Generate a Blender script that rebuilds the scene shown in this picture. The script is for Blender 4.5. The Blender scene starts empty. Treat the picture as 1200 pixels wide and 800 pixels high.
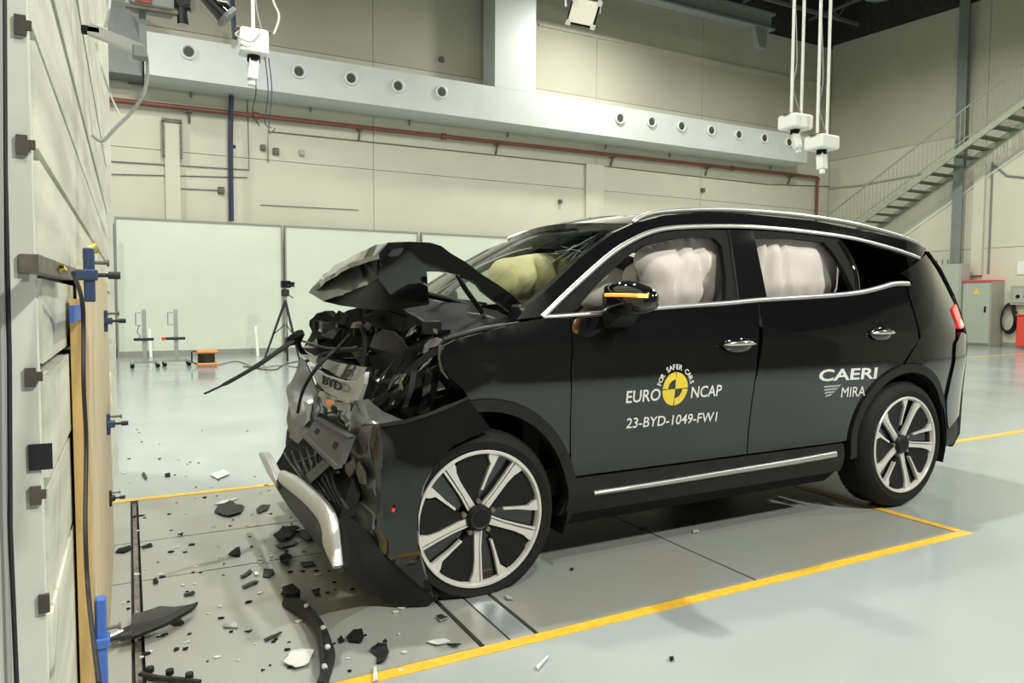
import bpy, math, random
import numpy as np
from mathutils import Vector, Matrix, noise
from mathutils.geometry import delaunay_2d_cdt
R = random.Random(7)
SC = bpy.context.scene
COL = SC.collection

# ------------------------------------------------------------ camera
FPX = 847.0
CAMP = Vector((-1.242, -2.61, 1.2))
_th, _ro, _yaw = math.radians(3.2), math.radians(0.28), math.radians(62.1)
_fx, _fy = math.cos(_yaw), math.sin(_yaw)
CF = Vector((_fx*math.cos(_th), _fy*math.cos(_th), -math.sin(_th)))
_r = Vector((math.sin(_yaw), -math.cos(_yaw), 0)); _u = _r.cross(CF)
CR = _r*math.cos(_ro) + _u*math.sin(_ro)
CU = _u*math.cos(_ro) - _r*math.sin(_ro)
cam = bpy.data.cameras.new('camera'); co = bpy.data.objects.new('camera', cam); COL.objects.link(co)
cam.sensor_width = 36; cam.lens = FPX/1200*36; cam.clip_start = 0.02; cam.clip_end = 200
_m = Matrix((CR, CU, -CF)).transposed().to_4x4(); _m.translation = CAMP; co.matrix_world = _m
SC.camera = co

# ------------------------------------------------------------ world, lights, exposure
w = bpy.data.worlds.new('hall_air'); SC.world = w; w.use_nodes = True
w.node_tree.nodes['Background'].inputs[0].default_value = (0.8, 0.9, 0.8, 1)
w.node_tree.nodes['Background'].inputs[1].default_value = 0.05
SC.view_settings.view_transform = 'Standard'; SC.view_settings.look = 'None'
SC.view_settings.gamma = 1; SC.view_settings.use_curve_mapping = False
SC.view_settings.exposure = -0.92
LAMPS = [  # x, y, z, watts, size
    (3.4, -6.4, 6.8, 1300, .5), (10.5, -3.6, 8.2, 800, .55), (-.5, -5.0, 8.2, 620, .5),  # last one here is added to brighten the windscreen airbag
    (1.0, 2.8, 8.6, 950, .3), (11.0, 4.0, 8.2, 750, .55), (-2.6, 4.4, 8.2, 750, .55),
    (0.6, 7.6, 8.4, 640, .55), (9.4, 11.6, 9.0, 620, .55), (14.6, 8.8, 8.4, 560, .55),
    (16.5, 2.0, 8.2, 700, .55), (-3.4, 11.0, 8.0, 400, .55)]
for i, (x, y, z, p, s) in enumerate(LAMPS):
    l = bpy.data.lights.new('high_bay_light', 'AREA'); l.shape = 'DISK'; l.size = s; l.energy = p
    l.color = (1.0, 0.99, 0.90)
    lo = bpy.data.objects.new('high_bay_light', l); lo.location = (x, y, z); COL.objects.link(lo)
    if i == 0: lo.rotation_euler = (Vector((1.3, .4, .9))-Vector((x, y, z))).to_track_quat('-Z', 'Y').to_euler()

# ------------------------------------------------------------ projection helpers: a photograph ray met with a real plane
def ray(u, v): return CR*((u-600)/FPX) + CU*((400-v)/FPX) + CF
def at(u, v, ax, val):
    d = ray(u, v); return CAMP + d*((val-CAMP[ax])/d[ax])
def gr(u, v, z=0.0): return at(u, v, 2, z)

# ------------------------------------------------------------ materials
MT = {}
def mat(name, c, rough=.5, metal=0., coat=0., var=0., vscale=6., bump=0., bscale=40., emit=None, es=1., stretch=None, spec=.5, c2=None, rvar=0.):
    m = bpy.data.materials.new(name); m.use_nodes = True; nt = m.node_tree; N = nt.nodes; L = nt.links
    b = N['Principled BSDF']
    b.inputs['Base Color'].default_value = (*c, 1); b.inputs['Roughness'].default_value = rough
    b.inputs['Metallic'].default_value = metal; b.inputs['Coat Weight'].default_value = coat
    b.inputs['Coat Roughness'].default_value = .03; b.inputs['Specular IOR Level'].default_value = spec
    tc = N.new('ShaderNodeTexCoord'); mp = N.new('ShaderNodeMapping'); L.new(tc.outputs['Object'], mp.inputs[0])
    if stretch: mp.inputs['Scale'].default_value = stretch
    if var or c2 or rvar:
        n = N.new('ShaderNodeTexNoise'); n.inputs['Scale'].default_value = vscale; n.inputs['Detail'].default_value = 5
        L.new(mp.outputs[0], n.inputs[0])
        r = N.new('ShaderNodeValToRGB'); r.color_ramp.elements[0].position = .35; r.color_ramp.elements[1].position = .68
        a = tuple(max(0, x*(1-var)) for x in c); d = c2 if c2 else tuple(min(1, x*(1+var)) for x in c)
        r.color_ramp.elements[0].color = (*a, 1); r.color_ramp.elements[1].color = (*d, 1)
        L.new(n.outputs['Fac'], r.inputs[0])
        if var or c2: L.new(r.outputs[0], b.inputs['Base Color'])
        if rvar:
            q = N.new('ShaderNodeMapRange'); q.inputs[3].default_value = max(.02, rough-rvar); q.inputs[4].default_value = rough+rvar
            L.new(n.outputs['Fac'], q.inputs[0]); L.new(q.outputs[0], b.inputs['Roughness'])
    if bump:
        n2 = N.new('ShaderNodeTexNoise'); n2.inputs['Scale'].default_value = bscale; n2.inputs['Detail'].default_value = 4
        L.new(mp.outputs[0], n2.inputs[0])
        bp = N.new('ShaderNodeBump'); bp.inputs['Strength'].default_value = bump; bp.inputs['Distance'].default_value = .01
        L.new(n2.outputs['Fac'], bp.inputs['Height']); L.new(bp.outputs[0], b.inputs['Normal'])
    if emit:
        b.inputs['Emission Color'].default_value = (*emit, 1); b.inputs['Emission Strength'].default_value = es
    MT[name] = m; return m
def glassmat(name, tint, ior=1.45, rough=0.):
    m = bpy.data.materials.new(name); m.use_nodes = True; nt = m.node_tree; N = nt.nodes; L = nt.links
    for n in list(N): N.remove(n)
    o = N.new('ShaderNodeOutputMaterial'); t = N.new('ShaderNodeBsdfTransparent'); g = N.new('ShaderNodeBsdfGlossy')
    t.inputs[0].default_value = (*tint, 1); g.inputs['Roughness'].default_value = rough; f = N.new('ShaderNodeFresnel'); gg = N.new('ShaderNodeNewGeometry'); q = N.new('ShaderNodeMapRange'); q.inputs[3].default_value = ior; q.inputs[4].default_value = 1/ior
    L.new(gg.outputs['Backfacing'], q.inputs[0]); L.new(q.outputs[0], f.inputs[0])
    mx = N.new('ShaderNodeMixShader'); L.new(f.outputs[0], mx.inputs[0]); L.new(t.outputs[0], mx.inputs[1]); L.new(g.outputs[0], mx.inputs[2])
    L.new(mx.outputs[0], o.inputs[0]); MT[name] = m; return m
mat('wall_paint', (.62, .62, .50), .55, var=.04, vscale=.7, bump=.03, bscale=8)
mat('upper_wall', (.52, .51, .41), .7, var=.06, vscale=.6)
mat('far_hall_wall', (.13, .13, .115), .7, var=.1, vscale=.4)
mat('duct_paint', (.62, .655, .635), .45, var=.03, vscale=2)
mat('screen_paint', (.70, .76, .64), .35, var=.03, vscale=1)
mat('dark_roof', (.035, .036, .033), .8, var=.2)
mat('truss_paint', (.16, .17, .15), .5)
mat('floor_epoxy', (.35, .395, .385), .16, var=.05, vscale=.9, bump=.02, bscale=3, rvar=.06)
mat('plate_paint', (.325, .35, .325), .3, var=.06, c2=(.305, .305, .265), vscale=1.7, bump=.05, bscale=14, rvar=.12)
mat('rail_metal', (.42, .46, .48), .32, metal=.5, var=.1, vscale=9)
mat('groove', (.03, .03, .028), .8)
mat('yellow_paint', (.82, .47, .04), .4, var=.12, vscale=30)
mat('black_paint', (.006, .006, .007), .09, coat=1., spec=.5)
mat('crumpled_paint', (.03, .03, .028), .2, coat=.8, var=.3, vscale=5, bump=.05, bscale=9)
mat('painted_sheen_grey', (.115, .12, .115), .32, coat=.5, var=.35, vscale=7, bump=.08, bscale=14)  # black car paint, with reflected light put into the grey colour
mat('gloss_black', (.008, .008, .009), .05, coat=1.)
mat('black_plastic', (.012, .012, .012), .5, spec=.3, var=.2, vscale=12, bump=.1, bscale=60)
mat('matte_black', (.008, .008, .008), .75, spec=.2)
mat('rubber', (.010, .010, .0095), .7, spec=.25, bump=.2, bscale=90)
mat('chrome', (.78, .78, .75), .16, metal=1.)
mat('satin_silver', (.56, .56, .54), .36, metal=.8, var=.05)
mat('silver_face', (.72, .71, .66), .32, metal=.35)
mat('dark_insert', (.010, .010, .011), .45, spec=.25)
mat('grey_plastic', (.035, .035, .034), .45, spec=.35, var=.2)
mat('garnish_grey', (.30, .30, .28), .28, metal=.5, bump=.1, bscale=10)
mat('bright_metal', (.6, .58, .52), .35, metal=.8, var=.3, vscale=20)
mat('copper_foil', (.62, .50, .33), .35, metal=.4, var=.3, vscale=30)
mat('airbag_white', (.97, .88, .83), .85, var=.03, bump=.2, bscale=12)
mat('airbag_cream', (.98, .86, .50), .85, var=.05, bump=.2, bscale=12)
mat('seat_fabric', (.03, .03, .03), .8)
mat('decal_white', (.74, .74, .72), .5)
mat('decal_grey', (.34, .36, .37), .5)
mat('decal_yellow', (.80, .60, .05), .5)
mat('decal_black', (.01, .01, .01), .5)
mat('amber_lamp', (.9, .35, .05), .3, emit=(1., .33, .05), es=2.2)
mat('amber_lamp_bright', (1., .6, .1), .3, emit=(1., .55, .12), es=3.)
mat('tail_red', (.7, .02, .03), .15, coat=1., emit=(1., .04, .05), es=1.3)
mat('tail_glow', (.9, .3, .25), .2, emit=(1., .45, .3), es=2.2)
mat('red_dot', (.9, .05, .03), .4, emit=(1, .05, .02), es=.6)
mat('barrier_paint', (.58, .59, .49), .6, var=.18, vscale=4.5, bump=.15, bscale=9, stretch=(1, .35, 3))
mat('barrier_end', (.68, .69, .62), .55, var=.08, vscale=5)
mat('plywood', (.62, .50, .31), .6, var=.16, vscale=5, bump=.15, bscale=16, stretch=(1, 9, .7), c2=(.72, .62, .42))
mat('plywood_edge', (.52, .34, .13), .6, var=.25, vscale=6, bump=.15, bscale=16, stretch=(3, 12, .6))
mat('rust_steel', (.17, .155, .125), .6, var=.3, vscale=20, metal=.3)
mat('slot_dark', (.09, .08, .06), .8, var=.3, vscale=12)
mat('clamp_navy', (.035, .06, .13), .4, var=.1)
mat('clamp_blue', (.06, .16, .55), .4, var=.1)
mat('tape_blue', (.05, .12, .42), .5)
mat('tie_yellow', (.75, .6, .08), .5)
mat('cable_black', (.015, .015, .018), .5)
mat('cable_grey', (.32, .33, .31), .5)
mat('cable_white', (.66, .67, .6), .5)
mat('pipe_red', (.20, .06, .045), .45, var=.12, vscale=3)
mat('pipe_blue', (.035, .042, .085), .45)
mat('steel_grey', (.20, .22, .21), .5, var=.08)
mat('stair_green', (.33, .36, .27), .5, var=.08)
mat('stair_tread', (.12, .14, .09), .5)
mat('housing_white', (.80, .81, .74), .4)
mat('cabinet_grey', (.40, .43, .37), .45)
mat('cabinet_side', (.36, .38, .30), .45)
mat('red_case', (.75, .07, .05), .4)
mat('orange_plastic', (.75, .26, .05), .45)
mat('wood_grey', (.50, .50, .42), .5)
mat('tube_lit', (.9, .95, .85), .4)
mat('hole_dark', (.05, .06, .05), .6)
mat('skirt_grey', (.30, .31, .26), .6)
mat('shard_grey', (.30, .31, .29), .3, metal=.3)
mat('shard_clear', (.62, .64, .60), .2)
mat('spot_lens', (.75, .72, .6), .3, emit=(1, .95, .75), es=.6)
mat('lens_black', (.01, .01, .015), .08, coat=1)
mat('red_board', (.3, .05, .04), .5, var=.3, vscale=40)
mat('lamp_glow', (1, 1, .9), .4, emit=(1, .98, .85), es=4)
glassmat('side_glass', (.985, .985, .98)); glassmat('front_glass', (.93, .96, .93), 1.45); glassmat('dark_glass', (.05, .055, .05), 1.5)
glassmat('lamp_glass', (.6, .6, .6), 1.5)

# ------------------------------------------------------------ mesh helpers
class MB:
    def __init__(s): s.v = []; s.f = []
    def add(s, vs, fs):
        n = len(s.v); s.v += [Vector(p) for p in vs]; s.f += [tuple(i+n for i in f) for f in fs]; return s
    def hexa(s, p):  # 8 points, bottom 4 ccw, top 4 ccw
        return s.add(p, [(3, 2, 1, 0), (4, 5, 6, 7), (0, 1, 5, 4), (1, 2, 6, 5), (2, 3, 7, 6), (3, 0, 4, 7)])
    def box(s, a, b):
        x0, y0, z0 = a; x1, y1, z1 = b
        x0, x1 = min(x0, x1), max(x0, x1); y0, y1 = min(y0, y1), max(y0, y1); z0, z1 = min(z0, z1), max(z0, z1)
        return s.hexa([(x0, y0, z0), (x1, y0, z0), (x1, y1, z0), (x0, y1, z0), (x0, y0, z1), (x1, y0, z1), (x1, y1, z1), (x0, y1, z1)])
    def bevbox(s, a, b, e=.01):
        x0, y0, z0 = [min(p, q) for p, q in zip(a, b)]; x1, y1, z1 = [max(p, q) for p, q in zip(a, b)]
        def ringz(z, i): return [(x0+i, y0, z), (x1-i, y0, z), (x1, y0+i, z), (x1, y1-i, z), (x1-i, y1, z), (x0+i, y1, z), (x0, y1-i, z), (x0, y0+i, z)]
        def ins(r, e):
            cx, cy = (x0+x1)/2, (y0+y1)/2
            return [(p[0]-math.copysign(e, p[0]-cx), p[1]-math.copysign(e, p[1]-cy), p[2]) for p in r]
        rs = [ins(ringz(z0, e), e*.7), ringz(z0+e, e), ringz(z1-e, e), ins(ringz(z1, e), e*.7)]
        return s.loft(rs, cap=True)
    def loft(s, rs, cap=False, closed=True):
        n = len(rs[0]); vs = [p for r in rs for p in r]; fs = []
        for i in range(len(rs)-1):
            for j in range(n if closed else n-1):
                k = (j+1) % n; fs.append((i*n+j, i*n+k, (i+1)*n+k, (i+1)*n+j))
        if cap: fs.append(tuple(range(n))[::-1]); fs.append(tuple((len(rs)-1)*n+j for j in range(n)))
        return s.add(vs, fs)
    def bar(s, a, b, w, h=None, up=(0, 0, 1)):
        a = Vector(a); b = Vector(b); h = h or w; d = (b-a).normalized(); up = Vector(up)
        if abs(d.dot(up)) > .98: up = Vector((1, 0, 0))
        x = d.cross(up).normalized(); y = x.cross(d)
        q = [(-1, -1), (1, -1), (1, 1), (-1, 1)]
        return s.loft([[p+x*(i*w/2)+y*(j*h/2) for i, j in q] for p in (a, b)], cap=True)
    def tube(s, pts, r, n=8, cap=True, flat=1.):
        pts = [Vector(p) for p in pts]; rs = []; m = len(pts)
        rr = r if isinstance(r, (list, tuple)) else [r]*m
        prev = None
        for i, p in enumerate(pts):
            d = (pts[min(i+1, m-1)]-pts[max(i-1, 0)]).normalized()
            if prev is None:
                up = Vector((0, 0, 1)) if abs(d.z) < .9 else Vector((1, 0, 0)); x = d.cross(up).normalized()
            else: x = (prev - d*prev.dot(d)).normalized()
            prev = x; y = d.cross(x)
            rs.append([p+x*(rr[i]*math.cos(2*math.pi*j/n))+y*(flat*rr[i]*math.sin(2*math.pi*j/n)) for j in range(n)])
        return s.loft(rs, cap=cap)
    def cyl(s, c, axis, r, l, n=16, r2=None):
        c = Vector(c); ax = Vector(axis).normalized(); return s.tube([c-ax*l/2, c+ax*l/2], [r, r if r2 is None else r2], n)
    def lathe(s, prof, c, axis='y', n=48):  # prof: (along axis, radius)
        rs = []; c = Vector(c)
        for j in range(n):
            a = 2*math.pi*j/n; ring = []
            for t, r in prof:
                p = {'y': (r*math.cos(a), t, r*math.sin(a)), 'z': (r*math.cos(a), r*math.sin(a), t), 'x': (t, r*math.cos(a), r*math.sin(a))}[axis]
                ring.append(c+Vector(p))
            rs.append(ring)
        rs.append(rs[0]); return s.loft(rs, closed=False)
    def prism(s, poly, off):  # poly 3D list, offset vector
        off = Vector(off); n = len(poly); a = [Vector(p) for p in poly]
        return s.add(a+[p+off for p in a], [tuple(range(n)), tuple(range(2*n-1, n-1, -1))]+[(i, i+n, (i+1) % n+n, (i+1) % n) for i in range(n)])
    def sphere(s, c, r, n=12, sc=(1, 1, 1)):
        c = Vector(c); rs = []
        for i in range(n//2+1):
            t = math.pi*i/(n//2); rs.append([c+Vector((sc[0]*r*math.sin(t)*math.cos(2*math.pi*j/n), sc[1]*r*math.sin(t)*math.sin(2*math.pi*j/n), sc[2]*r*math.cos(t))) for j in range(n)])
        return s.loft(rs)
    def sheet(s, v, f, off):  # thick sheet: front verts v, faces f, per-vertex offset vectors, hard rim
        n = len(v); s.add(v, f)
        bk = [Vector(a)+Vector(b) for a, b in zip(v, off)]
        s.add(bk, [t[::-1] for t in f])
        ec = {}
        for t in f:
            for i in range(len(t)):
                a, b = t[i], t[(i+1) % len(t)]; ec[(a, b)] = 1
        for (a, b) in ec:
            if (b, a) not in ec: s.add([v[a], v[b], bk[b], bk[a]], [(3, 2, 1, 0)])
        return s
OFF = {}
def tag(o, label=None, cat=None, group=None, kind=None):
    if label: o['label'] = label
    if cat: o['category'] = cat
    if group: o['group'] = group
    if kind: o['kind'] = kind
    return o
def thing(name, loc, label, cat, group=None):
    o = bpy.data.objects.new(name, None); o.location = loc; o.empty_display_size = .1; COL.objects.link(o)
    OFF[o.name] = Vector(loc); return tag(o, label, cat, group)
def obj(name, mb, material, parent=None, smooth=None, base=None, **kw):
    off = OFF[parent.name] if parent else (Vector(base) if base else Vector((0, 0, 0)))
    me = bpy.data.meshes.new(name); me.from_pydata([tuple(p-off) for p in mb.v], [], mb.f); me.update()
    if smooth is not None:
        me.polygons.foreach_set('use_smooth', [True]*len(me.polygons)); me.set_sharp_from_angle(angle=math.radians(smooth))
    me.materials.append(MT[material] if isinstance(material, str) else material)
    o = bpy.data.objects.new(name, me); COL.objects.link(o)
    if parent: o.parent = parent; OFF[o.name] = off
    else:
        o.location = off; OFF[o.name] = off
    return tag(o, **kw)
def st(name, mb, material, parent=None, smooth=None):
    return obj(name, mb, material, parent, smooth, kind=None if parent else 'structure')
def copy_tree(o, parent=None):
    c = o.copy(); COL.objects.link(c); OFF[c.name] = OFF[o.name]
    if parent: c.parent = parent
    for ch in o.children: copy_tree(ch, c)
    return c
def dup(o, loc, label=None, rz=None):
    kids = list(o.children); c = o.copy(); COL.objects.link(c); c.location = loc
    if rz is not None: c.rotation_euler = (0, 0, rz)
    if label: c['label'] = label
    for k in kids: copy_tree(k, c)
    return c
def fixn(o):  # consistent outward normals
    import bmesh
    bm = bmesh.new(); bm.from_mesh(o.data); bmesh.ops.recalc_face_normals(bm, faces=bm.faces); bm.to_mesh(o.data); bm.free(); return o
def inside(p, poly):
    c = False; n = len(poly)
    for i in range(n):
        x0, y0 = poly[i]; x1, y1 = poly[i-1]
        if (y0 > p[1]) != (y1 > p[1]) and p[0] < (x1-x0)*(p[1]-y0)/(y1-y0)+x0: c = not c
    return c
def resample(poly, step, closed=True):
    out = []; n = len(poly)
    for i in range(n if closed else n-1):
        a = poly[i]; b = poly[(i+1) % n]; L = math.dist(a, b); k = max(1, int(math.ceil(L/step)))
        for j in range(k): out.append(tuple(a[t]+(b[t]-a[t])*j/k for t in range(len(a))))
    if not closed: out.append(tuple(poly[-1]))
    return out
def fill(poly, step, jit=0.):
    b = resample(poly, step); pts = [Vector(p[:2]) for p in b]; bb = [p[:2] for p in b]
    xs = [p[0] for p in b]; ys = [p[1] for p in b]; n = len(b)
    x = min(xs)+step*.5; k = 0
    while x < max(xs):
        y = min(ys)+step*.5*(1+k % 2)
        while y < max(ys):
            q = (x+R.uniform(-jit, jit)*step, y+R.uniform(-jit, jit)*step)
            if inside(q, bb) and min((q[0]-p[0])**2+(q[1]-p[1])**2 for p in bb) > (step*.45)**2: pts.append(Vector(q))
            y += step
        x += step*.87; k += 1
    r = delaunay_2d_cdt(pts, [], [list(range(n))], 1, 1e-6)
    return r[0], [tuple(f) for f in r[2]]
def crom(pts, k=6, closed=False):
    out = []; n = len(pts)
    for i in range(n if closed else n-1):
        g = (lambda q: Vector(pts[q % n])) if closed else (lambda q: Vector(pts[max(0, min(n-1, q))]))
        p0, p1, p2, p3 = g(i-1), g(i), g(i+1), g(i+2)
        for j in range(k):
            t = j/k; out.append(.5*((2*p1)+(p2-p0)*t+(2*p0-5*p1+4*p2-p3)*t*t+(3*p1-p0-3*p2+p3)*t**3))
    if not closed: out.append(Vector(pts[-1]))
    return out

# ============================================================ THE HALL
YB, XR = 14.57, 20.2
X0, X1, Y0P, Y1P = -2.6, 2.57, -.40, 2.2       # sunken plate field of the crash lane
m = MB()
for a, b in (((-14, -14), (XR+.3, Y0P)), ((-14, Y1P), (XR+.3, YB+.3)), ((-14, Y0P), (X0, Y1P)), ((X1, Y0P), (XR+.3, Y1P))):
    m.box((a[0], a[1], -.12), (b[0], b[1], 0))
floor = st('floor', m, 'floor_epoxy')
st('plate_bed', MB().box((X0, Y0P, -.12), (X1, Y1P, -.035)), 'groove', floor)
def plate(x0, y0, x1, y1, mt='plate_paint', g=.0055): return st('floor_plate', MB().box((x0+g, y0+g, -.034), (x1-g, y1-g, 0)), mt, floor)
for a in ((X0, -1.255), (-1.225, -.185), (.04, 1.13), (1.13, X1)):
    if a[0] == -1.225 or a[0] == X0:
        for q in ((Y0P, .80), (.80, 1.36), (1.36, Y1P)): plate(a[0], q[0], a[1], q[1])
    else:
        plate(a[0], Y0P, a[1], Y1P)
st('channel_strip', MB().box((-1.25, Y0P, -.034), (-1.23, Y1P, -.016)), 'rust_steel', floor)
plate(-.172, Y0P, -.075, Y1P, 'plate_paint', .002); plate(-.07, Y0P, .03, Y1P, 'rail_metal', .002)
# painted yellow lane lines
def line(a, b, w):
    a = Vector((*a, .0)); b = Vector((*b, 0.)); d = (b-a).normalized(); n = Vector((-d.y, d.x, 0))*w/2
    st('lane_line', MB().prism([a-n, b-n, b+n, a+n], (0, 0, .0025)), 'yellow_paint', floor)
line((-1.36, -.43), (2.63, -.43), .055); line((2.60, -.40), (2.60, 2.18), .055); line((-1.36, 2.22), (2.63, 2.22), .055)
line((3.9, 1.06), (11.0, 1.20), .07)
line((12.5, 6.75), (19.9, 6.95), .08)

# back wall: big panels with recessed joints
wb = st('wall_back', MB().box((-14, YB+.03, 0), (XR+.3, YB+.25, 12)), 'groove')
xs = [-14, -8.2, -2.4, 4.05, 10.5, 14.4, XR]; zs = [0, 4.35, 6.9, 9.85]
for i in range(len(xs)-1):
    for j in range(3):
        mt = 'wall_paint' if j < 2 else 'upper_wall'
        st('wall_panel', MB().box((xs[i]+.006, YB, zs[j]+.006), (xs[i+1]-.006, YB+.032, zs[j+1]-.006)), mt, wb)
st('wall_cladding', MB().box((-14, YB, 9.9), (XR+.2, YB+.03, 12)), 'dark_roof', wb)
st('crane_ledge', MB().box((8.6, YB-.05, 8.55), (XR, YB, 8.62)), 'upper_wall', wb)
st('baseboard_back', MB().box((-14, YB-.02, 0), (XR, YB, .16)), 'skirt_grey')
# right wall: top edge falls toward the camera side, dark cladding above
wr = st('wall_right', MB().box((XR+.03, -14, 0), (XR+.3, YB+.2, 12)), 'groove')
ys = [YB, 9.4, 4.2, -1, -7.5, -14]
def topz(y): return 9.97-(15.12-y)*.044
for i in range(5):
    for (za, zb) in ((0, 2.75), (2.75, 6.05)):
        st('wall_panel', MB().box((XR, ys[i+1]+.006, za+.006), (XR+.032, ys[i]-.006, zb-.006)), 'wall_paint', wr)
    y0, y1 = ys[i+1]+.006, ys[i]-.006
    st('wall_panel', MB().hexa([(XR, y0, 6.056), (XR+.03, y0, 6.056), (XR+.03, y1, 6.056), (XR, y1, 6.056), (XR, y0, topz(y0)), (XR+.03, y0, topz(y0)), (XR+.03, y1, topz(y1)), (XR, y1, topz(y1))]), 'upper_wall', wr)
st('wall_cladding', MB().hexa([(XR-.01, -14, topz(-14)), (XR+.03, -14, topz(-14)), (XR+.03, YB, topz(YB)), (XR-.01, YB, topz(YB)), (XR-.01, -14, 12), (XR+.03, -14, 12), (XR+.03, YB, 12), (XR-.01, YB, 12)]), 'dark_roof', wr)
st('baseboard_right', MB().box((XR-.02, -14, 0), (XR, YB, .12)), 'skirt_grey')
st('wall_left', MB().box((-14.25, -14, 0), (-14, YB+.2, 12)), 'upper_wall')
st('wall_front', MB().box((-14, -14.25, 0), (XR+.3, -14, 12)), 'far_hall_wall')
ceil = st('ceiling', MB().box((-14.2, -14.2, 12), (XR+.3, YB+.25, 12.2)), 'dark_roof')
# roof steelwork
for y in (13.6, 10.6, 7.6, 4.6, 1.6):
    t = MB()
    for x in range(0, 24, 1):
        pass
    tr = st('roof_truss', MB().bar((4, y, 10.35), (XR, y, 10.35), .09), 'truss_paint', ceil)
    st('truss_chord', MB().bar((4, y, 11.7), (XR, y, 11.7), .09), 'truss_paint', tr)
    for k in range(8):
        xa = 4+k*2.02
        st('truss_web', MB().bar((xa, y, 11.7), (xa+1.01, y, 10.35), .05), 'truss_paint', tr)
        st('truss_web', MB().bar((xa+1.01, y, 10.35), (xa+2.02, y, 11.7), .05), 'truss_paint', tr)
for x in (8, 12, 16, 19):
    tr = st('roof_purlin', MB().bar((x, -2, 10.6), (x, YB, 10.6), .07), 'truss_paint', ceil)
    for k in range(5): st('purlin_brace', MB().bar((x, 3*k, 10.6), (x+1.8, 3*k+1.5, 11.8), .045), 'truss_paint', tr)

# crane runway girder under the roof
cz = at(904, 33, 1, 12.6)
g = thing('crane_girder', (cz.x-5, 12.6, cz.z), 'grey steel crane girder under the dark roof ending above the air duct', 'girder')
obj('girder_flange', MB().box((4.5, 12.45, cz.z+.30), (cz.x, 12.75, cz.z+.36)).box((4.5, 12.45, cz.z-.10), (cz.x, 12.75, cz.z-.05)), 'steel_grey', g)
obj('girder_web', MB().box((4.5, 12.58, cz.z-.05), (cz.x-.03, 12.62, cz.z+.30)), 'steel_grey', g)
obj('end_bracket', MB().prism([(cz.x-.75, 12.5, cz.z-.1), (cz.x-.25, 12.5, cz.z-.1), (cz.x-.3, 12.5, cz.z-.65), (cz.x-.55, 12.5, cz.z-.65)], (0, .2, 0)), 'steel_grey', g)

# air duct with jet nozzles and riser
DZ0, DZ1, DY = 5.63, 6.46, 13.6
d = thing('air_duct', (8, DY, DZ0), 'long white air duct with round jet nozzles running along the back wall', 'duct')
obj('duct_body', MB().box((-.87, DY, DZ0), (17.95, YB-.02, DZ1)), 'duct_paint', d)
obj('duct_stub', MB().box((-3.5, DY+.35, DZ0+.05), (-.9, YB-.02, DZ1+.6)), 'steel_grey', d, label='dark grey end section of the duct')
obj('riser', MB().box((6.83, DY-.003, DZ1), (7.98, YB-.3, 9.9)), 'duct_paint', d)
for (u, v) in ((221, 61), (350, 84), (411, 92), (466, 101), (517, 108), (726, 139), (763, 143), (798, 148), (833, 153), (865, 158), (895, 162), (924, 167)):
    p = at(u, v, 1, DY)
    nz = obj('jet_nozzle', MB().lathe([(-.005, .155), (-.05, .15), (-.06, .125), (-.03, .10), (.0, .095)], (p.x, DY, p.z), 'y', 24), 'housing_white', d, smooth=40)
    obj('nozzle_opening', MB().cyl((p.x, DY-.032, p.z), (0, 1, 0), .09, .02, 20), 'hole_dark', nz)

# red sprinkler pipe along the wall, with brackets and its drop at the corner
pz = lambda x: 5.30 + (x+1.5)*.006
py = YB-.16
a0 = at(122, 116, 1, py); a1 = at(958, 208, 1, py)
t = thing('sprinkler_pipe', (5, py, a0.z), 'dark red pipe running below the white air duct and down the corner', 'pipe')
obj('pipe_run', MB().tube([(-3, py, a0.z), a0, a1, a1+Vector((.06, 0, -.08))], .052, 10), 'pipe_red', t, smooth=50)
obj('pipe_drop', MB().tube([a1+Vector((0, 0, .0)), Vector((a1.x, py, .1))], .052, 10), 'pipe_red', t, smooth=50)
for u in (222, 422, 584, 720, 832, 930):
    q = at(u, 120, 1, py); f = (q.x-a0.x)/(a1.x-a0.x); z = a0.z+(a1.z-a0.z)*f
    obj('pipe_bracket', MB().bar((q.x, py+.02, z), (q.x, YB-.02, z-.28), .04).box((q.x-.05, py-.07, z-.07), (q.x+.05, YB-.01, z-.055)), 'rust_steel', t)
for u in (300, 520, 860):
    q = at(u, 120, 1, py); f = (q.x-a0.x)/(a1.x-a0.x); z = a0.z+(a1.z-a0.z)*f
    obj('pipe_coupling', MB().cyl((q.x, py, z), (a1-a0), .078, .12, 12), 'pipe_red', t, smooth=50)
# thin conduit above the pipe, under the duct
def conduit(name, pts, r, mt, label, cat='conduit', **k): return obj(name, MB().tube([Vector(p) for p in pts], r, 6), mt, None, 50, base=pts[0], label=label, cat=cat, **k)
W = lambda u, v, off=.02: at(u, v, 1, YB-off)
conduit('conduit', [W(150, 98, .03), W(400, 120, .03), W(700, 160, .03), W(930, 192, .03)], .014, 'steel_grey', 'thin grey conduit between the white duct and the red pipe')
for u, v in ((224, 108), (364, 125), (480, 141), (595, 155), (710, 168), (785, 178), (903, 192)):
    conduit('conduit_hanger', [W(u, v-2, .05), W(u, v+6, .05)], .025, 'steel_grey', 'short grey hanger under the white air duct', 'hanger', group='hangers under the air duct')
conduit('conduit', [W(130, 189), W(292, 199), W(290, 115)], .014, 'steel_grey', 'thin dark conduit crossing the tall box and turning up to the red pipe')
conduit('conduit', [W(314, 190), W(314, 154), W(700, 194), W(705, 215)], .013, 'rust_steel', 'thin brownish conduit running below the red pipe from the hanging camera')
conduit('conduit', [W(686, 228), W(686, 192), W(900, 216), W(985, 219)], .013, 'rust_steel', 'thin conduit looping over the pale strip near the right end of the wall')
conduit('conduit', [W(130, 204), W(290, 208)], .01, 'rust_steel', 'faint lower conduit left of the blue pipe')
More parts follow.
